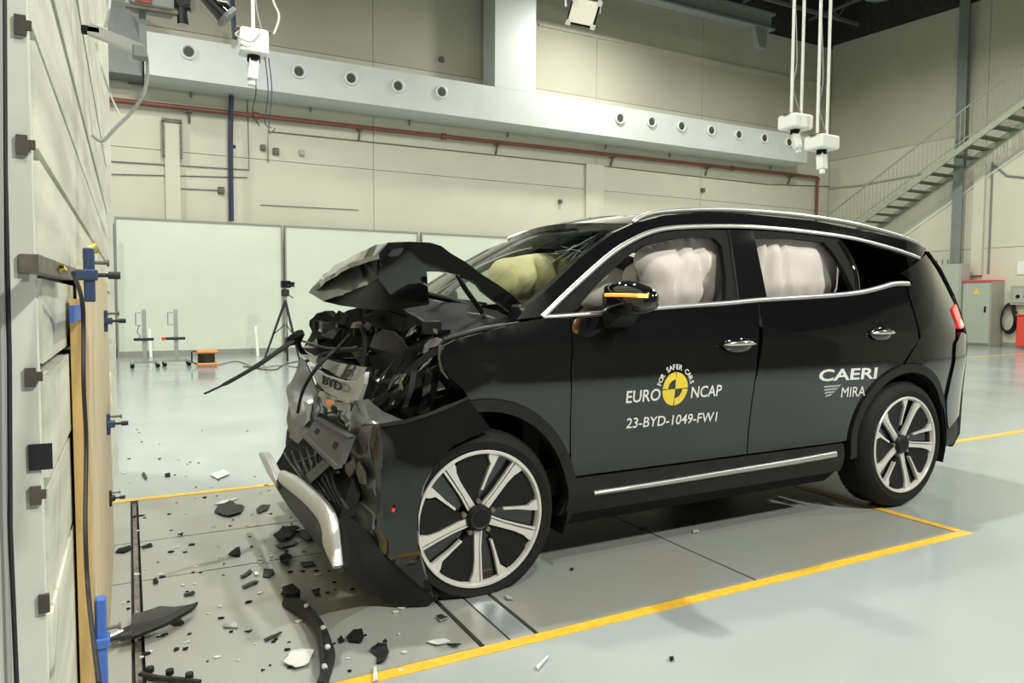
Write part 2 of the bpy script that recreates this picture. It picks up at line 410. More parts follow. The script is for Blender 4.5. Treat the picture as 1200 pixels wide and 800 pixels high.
conduit('conduit', [W(212, 221), W(256, 223)], .01, 'rust_steel', 'short conduit ending at a small black box')
conduit('conduit', [W(305, 240), W(420, 246)], .008, 'rust_steel', 'faint low conduit just above the pale screens')
conduit('blue_pipe', [W(271, 112, .3), W(270, 160, .3), W(271, 259, .3)], .06, 'pipe_blue', 'dark blue vertical pipe crossing behind the red pipe', 'pipe')
conduit('blue_pipe', [at(272, 0, 1, 13.3), at(275, 45, 1, 13.3)], .05, 'pipe_blue', 'dark blue vertical pipe above the duct beside the left hanging camera', 'pipe')
conduit('pipe_collar', [W(267, 171.5, .25), W(276, 172, .25)], .04, 'pipe_blue', 'dark collar on the blue vertical pipe', 'collar')
for (u, v, s, n, lb) in ((259, 223, .07, 'junction_box', 'small black box at the end of the short conduit beside the blue pipe'), (308, 173, .06, 'junction_box', 'small black box right of the blue pipe, left one of the pair'), (323, 177.5, .07, 'security_camera', 'small dark camera on the wall right of the blue pipe'), (353, 179, .06, 'wall_socket', 'faint pale socket plate on the wall above the screens'), (656, 236, .05, 'junction_box', 'tiny dark box on the wall above the windscreen'), (823, 223, .06, 'junction_box', 'small dark box on the wall above the car roof'), (517, 70, .06, 'junction_box', 'small dark box just above the duct, left of its riser')):
    q = W(u, v); obj(n, MB().bevbox((q.x-s, YB-.1, q.z-s), (q.x+s, YB, q.z+s), .012), 'rust_steel' if n != 'wall_socket' else 'cabinet_grey', None, base=(q.x, YB, q.z), label=lb, cat='box' if n != 'security_camera' else 'camera')
# pale flat boxes on the wall
a, b = W(192, 143), W(212, 262)
t = thing('wall_box', (a.x, YB, b.z), 'tall narrow cream box on the wall left of the blue pipe', 'box')
obj('box_body', MB().box((a.x, YB-.14, b.z), (b.x, YB, a.z)), 'wall_paint', t)
obj('box_cap', MB().box((a.x-.05, YB-.17, a.z-.02), (b.x+.05, YB, a.z+.06)).box((a.x-.05, YB-.17, a.z-.75), (a.x, YB-.1, a.z)).box((b.x, YB-.17, a.z-.75), (b.x+.05, YB-.1, a.z)), 'rust_steel', t)
a, b = W(686, 192), W(706, 262)
obj('wall_box', MB().box((a.x, YB-.08, b.z), (b.x, YB, a.z)), 'wall_paint', None, base=(a.x, YB, b.z), label='pale narrow strip box on the wall above the car roof', cat='box')

# pale-green screens standing against the wall
for (u0, u1, lb) in ((135, 331, 'pale green wall screen at the far left beside the wooden barrier'), (334, 490, 'pale green wall screen behind the tripod'), (494, 640, 'bluish pale screen seen just above the windscreen'), (644, 800, 'pale screen hidden behind the car cabin')):
    a, b = at(u0, 300, 1, YB-.3), at(u1, 300, 1, YB-.3)
    t = thing('wall_screen', (a.x, YB-.3, 0), lb, 'screen')
    obj('screen_board', MB().box((a.x+.03, YB-.28, .12), (b.x-.03, YB-.24, 2.84)), 'screen_paint', t)
    obj('screen_frame', MB().box((a.x, YB-.3, 0), (a.x+.03, YB-.2, 2.88)).box((b.x-.03, YB-.3, 0), (b.x, YB-.2, 2.88)).box((a.x+.03, YB-.3, 2.84), (b.x-.03, YB-.2, 2.88)).box((a.x+.03, YB-.3, 0), (b.x-.03, YB-.2, .12)), 'skirt_grey', t)

# lamps: housings around each high-bay light
lamp0 = None
for i, (x, y, z, p, s) in enumerate(LAMPS):
    if lamp0 is None:
        lamp0 = thing('high_bay_lamp', (x, y, z), 'round high bay lamp hanging from the roof over the hall', 'lamp', 'high bay lamps')
        obj('lamp_hood', MB().lathe([(.0, .31), (.02, .34), (.22, .22), (.34, .1), (.36, .0)], (x, y, z), 'z', 24), 'steel_grey', lamp0, smooth=40)
        obj('lamp_stem', MB().tube([(x, y, z+.34), (x, y, 12)], .02, 6), 'steel_grey', lamp0)
    else: dup(lamp0, (x, y, z))

# steel column and stairs on the right wall
q = at(1128, 150, 0, XR-.15)
c = thing('steel_column', (XR-.15, q.y, 0), 'dark grey steel column on the right wall behind the stairs', 'column')
obj('column_web', MB().box((XR-.26, q.y-.02, 0), (XR-.02, q.y+.02, 11)), 'steel_grey', c)
obj('column_flange', MB().box((XR-.28, q.y-.14, 0), (XR-.25, q.y+.14, 11)), 'steel_grey', c)
SX0, SX1 = XR-1.15, XR-.06
ya, za, yb, zb = 12.64, 3.69, 7.89, 6.40
sl = (zb-za)/(yb-ya)
zt = lambda y: za+(y-ya)*sl
S = thing('metal_staircase', (XR-.6, 14, 0), 'green grey open metal staircase climbing the right wall', 'staircase')
YT, YE = 15.0 if False else 14.2, 4.5
for x in (SX0, SX1-.05):
    obj('stringer', MB().hexa([(x, YE, zt(YE)-.17), (x+.05, YE, zt(YE)-.17), (x+.05, YT, zt(YT)-.17), (x, YT, zt(YT)-.17), (x, YE, zt(YE)), (x+.05, YE, zt(YE)), (x+.05, YT, zt(YT)), (x, YT, zt(YT))]), 'stair_green', S)
n = 28
base = None
for k in range(n):
    y = YT-.15-k*.34; z = zt(y)-.13
    mm = MB()
    for q in range(4): mm.box((SX0+.05, y-.14+q*.075, z), (SX1-.05, y-.095+q*.075, z+.03))
    if k == 0: base = obj('tread', mm, 'stair_tread', S)
    else:
        cc = base.copy(); cc.location = (0, -k*.34, zt(y)-.13-(zt(YT-.15)-.13)); COL.objects.link(cc); cc.parent = S
obj('handrail', MB().tube([(SX0+.02, YT, zt(YT)+.95), (SX0+.02, YE, zt(YE)+.95)], .025, 6), 'stair_green', S)
obj('handrail', MB().tube([(SX0+.02, YT, zt(YT)+.12), (SX0+.02, YE, zt(YE)+.12)], .018, 6), 'stair_green', S)
b0 = None
for k in range(72):
    y = YT-.05-k*.13
    if b0 is None: b0 = obj('baluster', MB().bar((SX0+.02, y, zt(y)), (SX0+.02, y, zt(y)+.95), .014), 'stair_green', S); y00 = y
    else:
        cc = b0.copy(); cc.location = (0, y-y00, zt(y)-zt(y00)); COL.objects.link(cc); cc.parent = S
obj('newel', MB().bar((SX0+.02, YT, 0), (SX0+.02, YT, zt(YT)+.95), .06), 'stair_green', S)
wl = lambda u, v, o=.02: at(u, v, 0, XR-o)
obj('stair_rail', MB().tube([wl(1050, 283), wl(1200, 176)], .035, 6), 'housing_white', None, base=wl(1050, 283), label='pale rail on the wall beneath the staircase', cat='rail')
conduit('conduit', [wl(963, 222), wl(1010, 217), wl(1090, 202)], .03, 'cabinet_side', 'thin conduit on the right wall crossing behind the stair rail')
conduit('conduit', [wl(1163, 190), wl(1158, 320)], .03, 'steel_grey', 'thin vertical conduit dropping from the stairs to the cabinet')
conduit('conduit', [wl(1163, 192), wl(1180, 206), wl(1200, 208)], .03, 'steel_grey', 'drooping cable under the stairs at the right edge')
a, b = wl(1150, 195), wl(1150, 330)
obj('cable_trunking', MB().box((XR-.1, a.y-.15, 2.0), (XR-.01, a.y+.15, a.z)), 'wall_paint', None, base=(XR, a.y, 1.9), label='pale vertical trunking above the grey cabinet with red trim', cat='trunking')

# cabinets on the right wall
p0, p1 = at(1128, 330, 0, XR-.65), at(1162, 330, 0, XR-.65)
t = thing('switch_cabinet', (XR-.35, p1.y, 0), 'grey electrical cabinet with red top edge and yellow warning sticker', 'cabinet')
obj('cabinet_body', MB().box((XR-.62, p1.y, .06), (XR-.02, p0.y, p0.z)), 'cabinet_side', t)
dd = obj('cabinet_door', MB().box((XR-.65, p1.y+.03, .1), (XR-.62, p0.y-.03, p0.z-.07)), 'cabinet_grey', t)
obj('handle', MB().box((XR-.67, p1.y+.12, .95), (XR-.65, p1.y+.16, 1.12)), 'matte_black', dd)
obj('plinth', MB().box((XR-.6, p1.y, 0), (XR-.02, p0.y, .06)), 'skirt_grey', t)
obj('red_trim', MB().box((XR-.66, p1.y, p0.z), (XR-.02, p0.y, p0.z+.035)), 'red_case', t)
yy = (p0.y+p1.y)/2
obj('warning_sticker', MB().prism([(XR-.652, yy-.1, 1.45), (XR-.652, yy+.1, 1.45), (XR-.652, yy, 1.62)], (-.002, 0, 0)), 'tie_yellow', t)
p2 = at(1095, 310, 0, XR-.75); p3 = at(1126, 310, 0, XR-.75)
t = thing('control_cabinet', (XR-.4, p3.y, 0), 'taller pale grey cabinet just behind the car tail', 'cabinet')
obj('cabinet_body', MB().box((XR-.72, p3.y, .05), (XR-.30, p2.y+1.2, p2.z)), 'cabinet_grey', t)
obj('cabinet_door', MB().box((XR-.75, p3.y+.03, .1), (XR-.72, p2.y+1.17, p2.z-.06)), 'cabinet_grey', t)
for k in range(5): obj('lifting_eye', MB().bar((XR-.6, p3.y+.3+k*.16, p2.z), (XR-.6, p3.y+.3+k*.16, p2.z+.14), .03), 'steel_grey', t)
q = wl(1179, 377, .1)
mm = MB()
for k in range(4):
    r = .30-.02*k; mm.tube([(XR-.06-.03*k, q.y-.06+r*.7*math.cos(i*math.pi/12), q.z+.05+r*1.25*math.sin(i*math.pi/12)+(.08 if 3 < i < 9 else 0)) for i in range(25)], .022, 6)
obj('hose_coil', mm, 'cable_black', None, 50, base=q, label='black hose coil hanging on the wall right of the grey cabinet', cat='hose')
q = at(1191, 370, 0, XR-.45)
t = thing('red_equipment_box', (XR-.25, q.y-.4, 0), 'red box standing by the right wall at the picture edge', 'box')
obj('box_body', MB().bevbox((XR-.45, q.y-.8, .05), (XR-.05, q.y, q.z), .03), 'red_case', t)
obj('box_lid', MB().bevbox((XR-.47, q.y-.82, q.z), (XR-.03, q.y+.02, q.z+.05), .02), 'red_case', t)
p4 = wl(1188, 335); p5 = wl(1188, 357)
t = thing('wall_panel_box', (XR, p4.y-.3, p5.z), 'grey control box with small gauges on the right wall', 'box')
obj('box_body', MB().box((XR-.16, p4.y-.8, p5.z), (XR, p4.y, p4.z)), 'cabinet_side', t)
obj('box_door', MB().box((XR-.18, p4.y-.74, p5.z+.06), (XR-.16, p4.y-.08, p4.z-.06)), 'cabinet_grey', t)
for k in range(3): obj('gauge', MB().cyl((XR-.19, p4.y-.2-.2*k, (p4.z+p5.z)/2-.03), (1, 0, 0), .05, .03, 12), 'matte_black', t)
p6 = wl(1192, 319)
obj('notice_board', MB().box((XR-.03, p6.y-.8, p6.z-.06), (XR, p6.y, p6.z+.3)), 'housing_white', None, base=(XR, p6.y, p6.z), label='white notice sheet above the control box', cat='notice')

# hanging cameras on rods
def hang(c, rods, lab, wdt, dep, hgt, tilt):
    x, y, z = c
    t = thing('hanging_camera', (x, y, z), lab, 'camera', None)
    obj('housing', MB().bevbox((x-wdt/2, y-dep/2, z-hgt/2), (x+wdt/2, y+dep/2, z+hgt/2), .02), 'housing_white', t)
    for dx in rods: obj('rod', MB().tube([(x+dx, y, z+hgt/2), (x+dx, y, 12)], .021, 8), 'housing_white', t, smooth=50)
    obj('mounting_plate', MB().box((x-wdt*.62, y-.05, z+hgt/2), (x+wdt*.62, y+.05, z+hgt/2+.02)), 'rust_steel', t)
    obj('swivel', MB().cyl((x, y, z-hgt/2-.03), (0, 0, 1), .07, .07, 12), 'matte_black', t)
    e = Vector((x, y, z-hgt/2-.05)); dn = Vector((tilt, -.1, -1)).normalized()
    obj('camera_head', MB().bar(e, e+dn*.22, .11, .10).cyl(e+dn*.25, dn, .04, .07, 12), 'housing_white', t)
    obj('cable', MB().tube(crom([(x+rods[0]+.03, y, z+1.7), (x+rods[0]+.09, y, z+.9), (x+rods[0]+.03, y, z+.5), (x+wdt*.3, y, z+hgt/2+.02)], 6), .008, 5), 'cable_grey', t, smooth=60)
    return t
hang(at(932, 144, 1, 5.0), (-.09, .12), 'white hanging camera on two rods, the left one near the hall corner', .40, .32, .20, .18)
hang(at(963, 168, 1, 4.6), (-.1, .1), 'white hanging camera on two rods, lower right one near the hall corner', .38, .32, .19, -.02)
bx = at(297, 51, 1, 6.0)
t = hang(bx, (0.0,), 'white box camera hanging on one rod at upper left with dangling cables', .30, .22, .27, -.1)
obj('cable', MB().tube(crom([bx+Vector((-.13, 0, .13)), bx+Vector((-.2, -.12, .02)), bx+Vector((-.05, -.14, -.03)), bx+Vector((.05, -.12, .08))], 6), .008, 5), 'cable_grey', t, smooth=60)
for k, dx in enumerate((-.01, .12, .16)):
    obj('cable', MB().tube(crom([bx+Vector((dx, 0, -.13)), bx+Vector((dx+.03, 0, -.5)), bx+Vector((dx-.01, 0, -.75-.1*k)), bx+Vector((dx+.06, 0, -.9))], 6), .006, 5), 'pipe_blue' if k else 'cable_black', t, smooth=60)
obj('cable', MB().tube(crom([bx+Vector((.15, 0, 1.4)), bx+Vector((.2, 0, .6)), bx+Vector((.28, 0, .35)), bx+Vector((.22, 0, .14))], 6), .012, 5), 'cable_white', t, smooth=60)

# floodlight at the top
lp = at(683, 12, 1, 8.0)
t = thing('floodlight', lp, 'square floodlight with clamp corners hanging at the top centre', 'lamp')
ax = (CAMP-lp).normalized(); ax = (ax+Vector((0.2, 0, -.4))).normalized()
rx = ax.cross(Vector((0, 0, 1))).normalized(); rz = rx.cross(ax)
if rz.z < 0: rz = -rz
rx = (rx*math.cos(.15)+rz*math.sin(.15)).normalized(); rz = rx.cross(ax) if rx.cross(ax).z > 0 else -rx.cross(ax)
def q4(c, w, h): return [c-rx*w-rz*h, c+rx*w-rz*h, c+rx*w+rz*h, c-rx*w+rz*h]
obj('lamp_face', MB().prism(q4(lp+ax*.08, .22, .20), -ax*.03), 'spot_lens', t)
obj('lamp_frame', MB().loft([q4(lp+ax*.1, .25, .23), q4(lp-ax*.12, .20, .18)], cap=False).prism(q4(lp-ax*.12, .2, .18), -ax*.02), 'matte_black', t)
for i, j in ((1, 1), (1, -1), (-1, 1), (-1, -1)): obj('corner_clip', MB().prism(q4(lp+ax*.11+rx*.22*i+rz*.2*j, .04, .04), ax*.03), 'housing_white', t)
obj('yoke', MB().tube([lp+rx*.3, lp+rx*.32+Vector((0, 0, .35)), lp+Vector((0, 0, .5)), lp-rx*.32+Vector((0, 0, .35)), lp-rx*.3], .02, 6), 'housing_white', t)
obj('hanger', MB().tube([lp+Vector((0, 0, .5)), (lp.x, lp.y, 12)], .02, 6), 'steel_grey', t)

# tripod with camera
p = gr(334, 424); base = Vector((p.x, p.y, 0)); top = at(337, 352, 1, p.y)
t = thing('tripod', base, 'black photographic tripod with small camera before the pale screens', 'tripod')
bx = base.x+.02; H = top.z
for (u, v) in ((308, 424), (337, 421), (352, 424)):
    f = gr(u, v+2); f.y = min(f.y, base.y+.6); obj('leg', MB().tube([(bx, base.y, H), (f.x, f.y, .0)], [.028, .02], 6), 'cable_black', t)
    obj('leg_brace', MB().tube([(bx, base.y, H*.62), (bx+(f.x-bx)*.55, base.y+(f.y-base.y)*.55, H*.45)], .01, 5), 'cable_black', t)
obj('centre_post', MB().tube([(bx, base.y, H*.4), (bx, base.y, H+.1)], .022, 8), 'cable_grey', t)
obj('tripod_head', MB().bevbox((bx-.07, base.y-.06, H+.08), (bx+.07, base.y+.06, H+.22), .02).tube([(bx, base.y, H+.15), (bx+.12, base.y-.15, H+.05)], .01, 5), 'cable_black', t)
obj('small_camera', MB().bevbox((bx-.09, base.y-.07, H+.24), (bx+.10, base.y+.05, H+.38), .015).cyl((bx+.1, base.y-.05, H+.31), (1, -.4, 0), .05, .14, 12), 'lens_black', t)

# two measuring stands, reel, pale tubes
for (u, v, lb, bc, hh) in ((170, 430, 'aluminium wheeled target stand with dark bar, nearer the wooden barrier', 'cable_black', 1.02), (207, 428, 'aluminium wheeled target stand with red tipped bar, beside the cable reel', 'cable_black', 1.02)):
    p = gr(u, v); x, y = p.x, p.y
    t = thing('target_stand', (x, y, 0), lb, 'stand')
    obj('base_frame', MB().box((x-.23, y-.03, .07), (x+.23, y+.03, .11)).box((x-.22, y-.22, .07), (x-.18, y+.22, .11)).box((x+.18, y-.22, .07), (x+.22, y+.22, .11)), 'satin_silver', t)
    for i, j in ((-1, -1), (-1, 1), (1, -1), (1, 1)): obj('caster', MB().cyl((x+.20*i, y+.2*j, .035), (0, 1, 0), .035, .03, 10), 'matte_black', t)
    obj('mast', MB().box((x-.035, y-.035, .11), (x+.035, y+.035, hh)), 'satin_silver', t)
    obj('crossbar', MB().bevbox((x-.17, y-.08, .47), (x+.15, y-.03, .52), .01), bc, t)
    if u > 200: obj('bar_tip', MB().bevbox((x-.24, y-.09, .465), (x-.17, y-.02, .525), .01), 'red_case', t)
    obj('handle_loop', MB().tube([(x-.05, y-.03, hh-.06), (x-.13, y-.03, hh-.06), (x-.13, y-.03, hh-.28), (x-.05, y-.03, hh-.28)], .009, 5), 'steel_grey', t)
    if u < 200: obj('cord', MB().tube(crom([(x-.08, y-.05, hh-.28), (x-.11, y-.05, hh-.4), (x-.06, y-.05, hh-.47), (x-.1, y-.05, .52)], 5), .006, 5), 'cable_black', t)
for (u0, v0, u1, v1, lb) in ((177, 419, 175, 385, 'upright pale tube just right of the nearer target stand'), (302, 417, 299, 382, 'leaning pale tube on the wall left of the tripod')):
    p = gr(u0, v0); q = at(u1, v1, 1, p.y+.05)
    obj('pale_tube', MB().bar(p, q, .09, .05), 'tube_lit', None, base=p, label=lb, cat='tube')
p = gr(242, 429); x, y = p.x, p.y
t = thing('cable_reel', (x, y, 0), 'orange and black cable reel on the floor by the wall', 'reel')
for zz in (.05, .27): obj('reel_frame', MB().bevbox((x-.17, y-.16, zz-.03), (x+.19, y+.16, zz+.02), .015), 'orange_plastic', t)
obj('reel_drum', MB().cyl((x, y, .16), (0, 0, 1), .145, .18, 20), 'cable_black', t)
obj('reel_handle', MB().tube([(x-.17, y, .05), (x-.24, y, .08), (x-.24, y, .27), (x-.17, y, .28)], .015, 6), 'cable_black', t)
obj('floor_cord', MB().tube(crom([gr(256, 427, .01), gr(278, 423, .01), gr(300, 430, .01), gr(330, 428, .01), gr(362, 432, .01)], 6), .012, 5), 'cable_grey', None, 50, base=gr(256, 427), label='grey cord on the floor from the orange reel to the tripod', cat='cord')
obj('floor_cord', MB().tube(crom([gr(285, 429, .01), gr(320, 433, .01), gr(335, 426, .01), gr(360, 421, .01)], 6), .009, 5), 'cable_black', None, 50, base=gr(285, 429), label='thin black looping cord on the floor around the tripod feet', cat='cord')
conduit('wall_post', [at(132, 262, 1, YB-.5), at(134, 415, 1, YB-.5)], .04, 'steel_grey', 'thin dark post at the left edge of the wall screens', 'post')

# ============================================================ CRASH BARRIER
BX = -1.36
yn = at(46.5, 350, 0, BX).y; yf = at(128, 350, 0, BX).y
B = thing('crash_barrier', (BX-.5, (yn+yf)/2, 0), 'tall cream painted crash barrier faced with boards at the left edge', 'barrier')
HZ = 4.2
obj('barrier_core', MB().box((BX-1.5, yn+.03, 0), (BX-.022, yf, HZ)), 'slot_dark', B)
gz = sorted([at(u, v, 0, BX).z for (u, v) in ((37.5, 37.5), (57, 203), (82.5, 504.5), (82, 407), (88, 600), (112, 200), (75, 0), (100, 60))]+[1.24, 2.55, 4.2])
GZ = [0.0]
for z in gz:
    if z-GZ[-1] > .09: GZ.append(z)
for k in range(len(GZ)-1):
    o = R.uniform(0, .006)
    obj('facing_board', MB().box((BX-.02, yn+.021, GZ[k]+.009), (BX+o, yf, GZ[k+1]-.009)), 'barrier_paint', B)
obj('end_cladding', MB().box((BX-1.5, yn-.012, 0), (BX-.004, yn+.02, HZ)), 'barrier_end', B)
obj('corner_post', MB().box((BX-.06, yf, 0), (BX+.03, yf+.10, HZ)), 'barrier_end', B)
for (u, v) in ((24, 30), (26, 170), (28, 310), (36, 442), (42, 580), (52, 706)):
    q = at(u, v, 1, yn-.012)
    obj('steel_bracket', MB().box((q.x-.007, yn-.018, q.z-.014), (q.x+.007, yn-.01, q.z+.014)).box((q.x, yn-.016, q.z-.006), (BX+.002, yn-.011, q.z+.008)), 'slot_dark', B)
q = at(33, 521, 1, yn-.014); q2 = at(62, 549, 1, yn-.014)
obj('black_patch', MB().box((q.x, yn-.016, q2.z), (q2.x, yn-.012, q.z)), 'cable_black', B)
# boards clamped on the face
y1, y2, y3 = at(84, 450, 0, BX+.008).y, at(99, 450, 0, BX+.02).y, at(126, 450, 0, BX+.02).y
zt1 = at(90, 350, 0, BX+.02).z; zt2 = at(105, 352, 0, BX+.02).z
t1 = obj('wooden_board', MB().box((BX+.008, y1, .0), (BX+.028, y2-.02, 1.20)), 'plywood_edge', None, base=(BX, y1, 0), label='narrow orange toned board clamped on the barrier, left of the black cable', cat='board')
t2 = obj('wooden_board', MB().box((BX+.008, y2+.02, .0), (BX+.030, y3, 1.28)), 'plywood', None, base=(BX, y2, 0), label='wide pale plywood board clamped on the barrier, right of the black cable', cat='board')
obj('barrier_cable', MB().tube(crom([at(86, 320, 0, BX+.045), at(97, 360, 0, BX+.045), at(98, 450, 0, BX+.045), at(101, 520, 0, BX+.045), at(100, 620, 0, BX+.045), at(104, 700, 0, BX+.05), at(116, 800, 0, BX+.07)], 6), .0035, 6), 'cable_black', None, 50, base=(BX, y2, 0), label='black cable hanging down between the two clamped boards', cat='cable')
obj('barrier_cable', MB().tube([at(5, -10, 1, yn-.05), at(6, 200, 1, yn-.05), at(11, 420, 1, yn-.05), at(12, 620, 1, yn-.05), at(20, 810, 1, yn-.05)], .0035, 6), 'cable_black', None, 50, base=(BX, yn, 0), label='thin dark cable running down the barrier end at the left picture edge', cat='cable')
obj('barrier_cable', MB().tube([at(-1, -10, 1, yn-.05), at(1, 350, 1, yn-.05), at(4, 600, 1, yn-.05), at(10, 810, 1, yn-.05)], .005, 6), 'cable_grey', None, 50, base=(BX, yn, 0), label='grey cable at the very left picture edge beside the thin dark one', cat='cable')
obj('warning_tape', MB().box((BX+.028, at(83, 365, 0, BX+.03).y, at(88, 376, 0, BX+.03).z), (BX+.034, at(96, 365, 0, BX+.03).y, at(90, 357, 0, BX+.03).z)), 'tape_blue', None, base=(BX, y1, 1.1), label='small blue tape piece below the upper large clamp', cat='tape')
def clamp(u, v, s, mt, lab, x=BX+.03, hgt=.1):
    p = at(u, v, 0, x); y, z = p.y, p.z
    t = thing('bar_clamp', (x, y, z), lab, 'clamp', 'clamps on the barrier edge')
    obj('clamp_bar', MB().bevbox((x, y-.035*s, z-hgt*s), (x+(.055 if hgt > .1 else .03)*s, y+.035*s, z+hgt*s), .008*s), mt, t)
    obj('clamp_jaw', MB().bevbox((x-.02, y-.05*s, z-.03*s), (x+.07*s, y+.05*s, z+.03*s), .008*s), mt, t)
    obj('clamp_screw', MB().cyl((x+.1*s, y, z+.0*s), (1, 0, 0), .012*s, .14*s, 10), 'cable_black', t)
    obj('clamp_handle', MB().cyl((x+.15*s, y, z), (1, 0, 0), .022*s, .06*s, 10), 'cable_black', t)
    obj('clamp_screw', MB().cyl((x+.07*s, y, z+.07*s*(1 if hgt > .08 else -1)), (1, 0, 0), .011*s, .1*s, 10).cyl((x+.12*s, y, z+.07*s*(1 if hgt > .08 else -1)), (1, 0, 0), .02*s, .015*s, 10), 'rust_steel', t)
    return t
clamp(98, 322, .40, 'clamp_navy', 'large navy clamp at mid height above the blue tape', BX+.03, .15)
clamp(122, 376, .42, 'clamp_navy', 'navy clamp on the far barrier edge just above the stands')
clamp(125, 497, .42, 'clamp_navy', 'navy clamp on the far barrier edge below eye level')
clamp(128, 584, .32, 'cable_black', 'small dark clamp at floor level by the yellow line')
clamp(113, 752, .42, 'clamp_blue', 'bright blue clamp at the foot of the barrier beside the torn strip', BX+.03, .26)
obj('yellow_tie', MB().tube([at(68, 322, 0, BX+.02), at(72, 312, 0, BX+.03), at(78, 318, 0, BX+.02), at(66, 320, 0, BX+.02)], .004, 5), 'tie_yellow', None, base=at(70, 318, 0, BX), label='yellow tie on the bracket beside the large navy clamp', cat='tie')
obj('steel_arm', MB().bar(at(34, 308, 0, BX+.01), at(80, 321, 0, BX+.02), .02, .022), 'rust_steel', None, base=at(40, 308, 0, BX), label='dark steel arm reaching along the barrier to the large navy clamp', cat='bracket')
obj('yellow_tie', MB().tube([at(103, 292, 0, BX+.02), at(110, 287, 0, BX+.03), at(114, 296, 0, BX+.02), at(106, 298, 0, BX+.02)], .006, 5), 'tie_yellow', None, base=at(108, 292, 0, BX), label='yellow tie above the large navy clamp', cat='tie')
# overhead bracket, camera and black lamp at the upper left
a = at(104, 34, 0, BX+.03); yA = a.y
b = at(168, 60, 1, yA)
t = thing('camera_bracket', a, 'aluminium arm bracket reaching out from the barrier top', 'bracket')
obj('arm', MB().bar(a, b, .03, .03), 'satin_silver', t)
obj('arm_clamp', MB().bevbox(a-Vector((.02, .015, .014)), a+Vector((.03, .015, .006)), .003), 'matte_black', t)
obj('arm_plate', MB().bevbox(b-Vector((.03, .02, .025)), b+Vector((.01, .02, .012)), .004), 'steel_grey', t)
obj('upright', MB().bar(b, at(166, -8, 1, yA), .02, .02), 'steel_grey', t)
cc = at(180, 3, 1, yA)
t = thing('high_speed_camera', cc, 'high speed camera with dark lens above the barrier arm', 'camera')
obj('camera_body', MB().bevbox(cc+Vector((-0.0660, -0.0440, -0.0275)), cc+Vector((0.0550, 0.0440, 0.0495)), .005), 'steel_grey', t)
obj('circuit_board', MB().box(cc+Vector((-0.0495, -0.0468, -0.0220)), cc+Vector((-0.0055, -0.0440, 0.0110))), 'red_board', t)
obj('lens', MB().cyl(cc+Vector((0.0770, -0.0110, 0.0110)), (.8, -.3, -.1), .026, .07, 16), 'lens_black', t)
obj('knob', MB().tube([cc+Vector((0.0770, -0.0220, -0.0110)), cc+Vector((0.0798, -0.0220, -0.0605))], [.014, .017], 10), 'lens_black', t)
obj('slide_rail', MB().bar(cc+Vector((-0.0770, -0.0275, -0.0330)), cc+Vector((0.0660, -0.0275, -0.0303)), .022, .011), 'rust_steel', t)
a, b = at(236, -10, 1, yA+.2), at(266, 20, 1, yA+.2)
t = thing('spot_lamp', a, 'black tubular spot lamp pointing down at the top left', 'lamp')
obj('lamp_tube', MB().tube([a, a.lerp(b, .7), b], [.026, .033, .04], 14), 'lens_black', t, smooth=50)
obj('lamp_rim', MB().cyl(b, b-a, .042, .015, 16), 'steel_grey', t)
obj('white_sticker', MB().bevbox(a.lerp(b, .55)+Vector((-.0, -.045, .0)), a.lerp(b, .75)+Vector((.02, -.035, .02)), .004), 'housing_white', t)
obj('lamp_stem', MB().tube([a, a+Vector((0, 0, 2))], .02, 6), 'steel_grey', t)
yc = yA+.1
obj('hanging_cable', MB().tube(crom([at(143, -8, 1, yc), at(160, 30, 1, yc), at(172, 70, 1, yc), at(170, 105, 1, yc), at(155, 130, 1, yc), at(135, 150, 1, yc), at(120, 165, 1, yc), at(108, 158, 1, yc)], 6), .006, 6), 'cable_grey', None, 50, base=at(143, 0, 1, yc), label='thick grey cable looping from the top left back to the barrier', cat='cable')
obj('hanging_cable', MB().tube(crom([at(112, 50, 1, yc), at(118, 75, 1, yc), at(127, 105, 1, yc), at(140, 135, 1, yc)], 6), .003, 6), 'cable_white', None, 50, base=at(112, 50, 1, yc), label='thin pale cable hanging along the barrier top', cat='cable')
obj('hanging_cable', MB().tube(crom([at(129, -8, 1, yc), at(127, 15, 1, yc), at(123, 32, 1, yc)], 6), .005, 6), 'cable_white', None, 50, base=at(129, 0, 1, yc), label='short pale cable ending at the aluminium arm', cat='cable')

# ============================================================ THE CAR (nose at -X, near side y~0, far side y~1.84)
CW = 1.84
CAR = thing('crashed_car', (1.45, CW/2, 0), 'black crash tested SUV with crushed front, buckled hood and deployed airbags', 'car')
PROF = [(.15, .14), (.22, .085), (.30, .04), (.36, .022), (.46, .03), (.58, .026), (.72, .014), (.84, .0), (.92, .004), (1.0, .006), (1.06, .022), (1.14, .05), (1.22, .08), (1.4, .155), (1.6, .245), (1.68, .30), (1.8, .40)]
def pro(z):
    if z <= PROF[0][0]: return PROF[0][1]
    for i in range(len(PROF)-1):
        a, b = PROF[i], PROF[i+1]
        if z <= b[0]:
            t = (z-a[0])/(b[0]-a[0])
            m0 = (b[1]-PROF[max(i-1, 0)][1])/(b[0]-PROF[max(i-1, 0)][0]); q = PROF[min(i+2, len(PROF)-1)]; m1 = (q[1]-a[1])/(q[0]-a[0]); h = b[0]-a[0]
            return (2*t**3-3*t*t+1)*a[1]+(t**3-2*t*t+t)*h*m0+(-2*t**3+3*t*t)*b[1]+(t**3-t*t)*h*m1
    return PROF[-1][1]
def YS(x, z):  # near flank of the body
    y = pro(z)
    if x > 2.85: x_ = min(x, 3.75); y += .28*(x_-2.85)**2+1.2*max(0, x_-3.42)**2
    if x < .35 and z > .95: y += .12*(.35-x)*(z-.95)
    return y
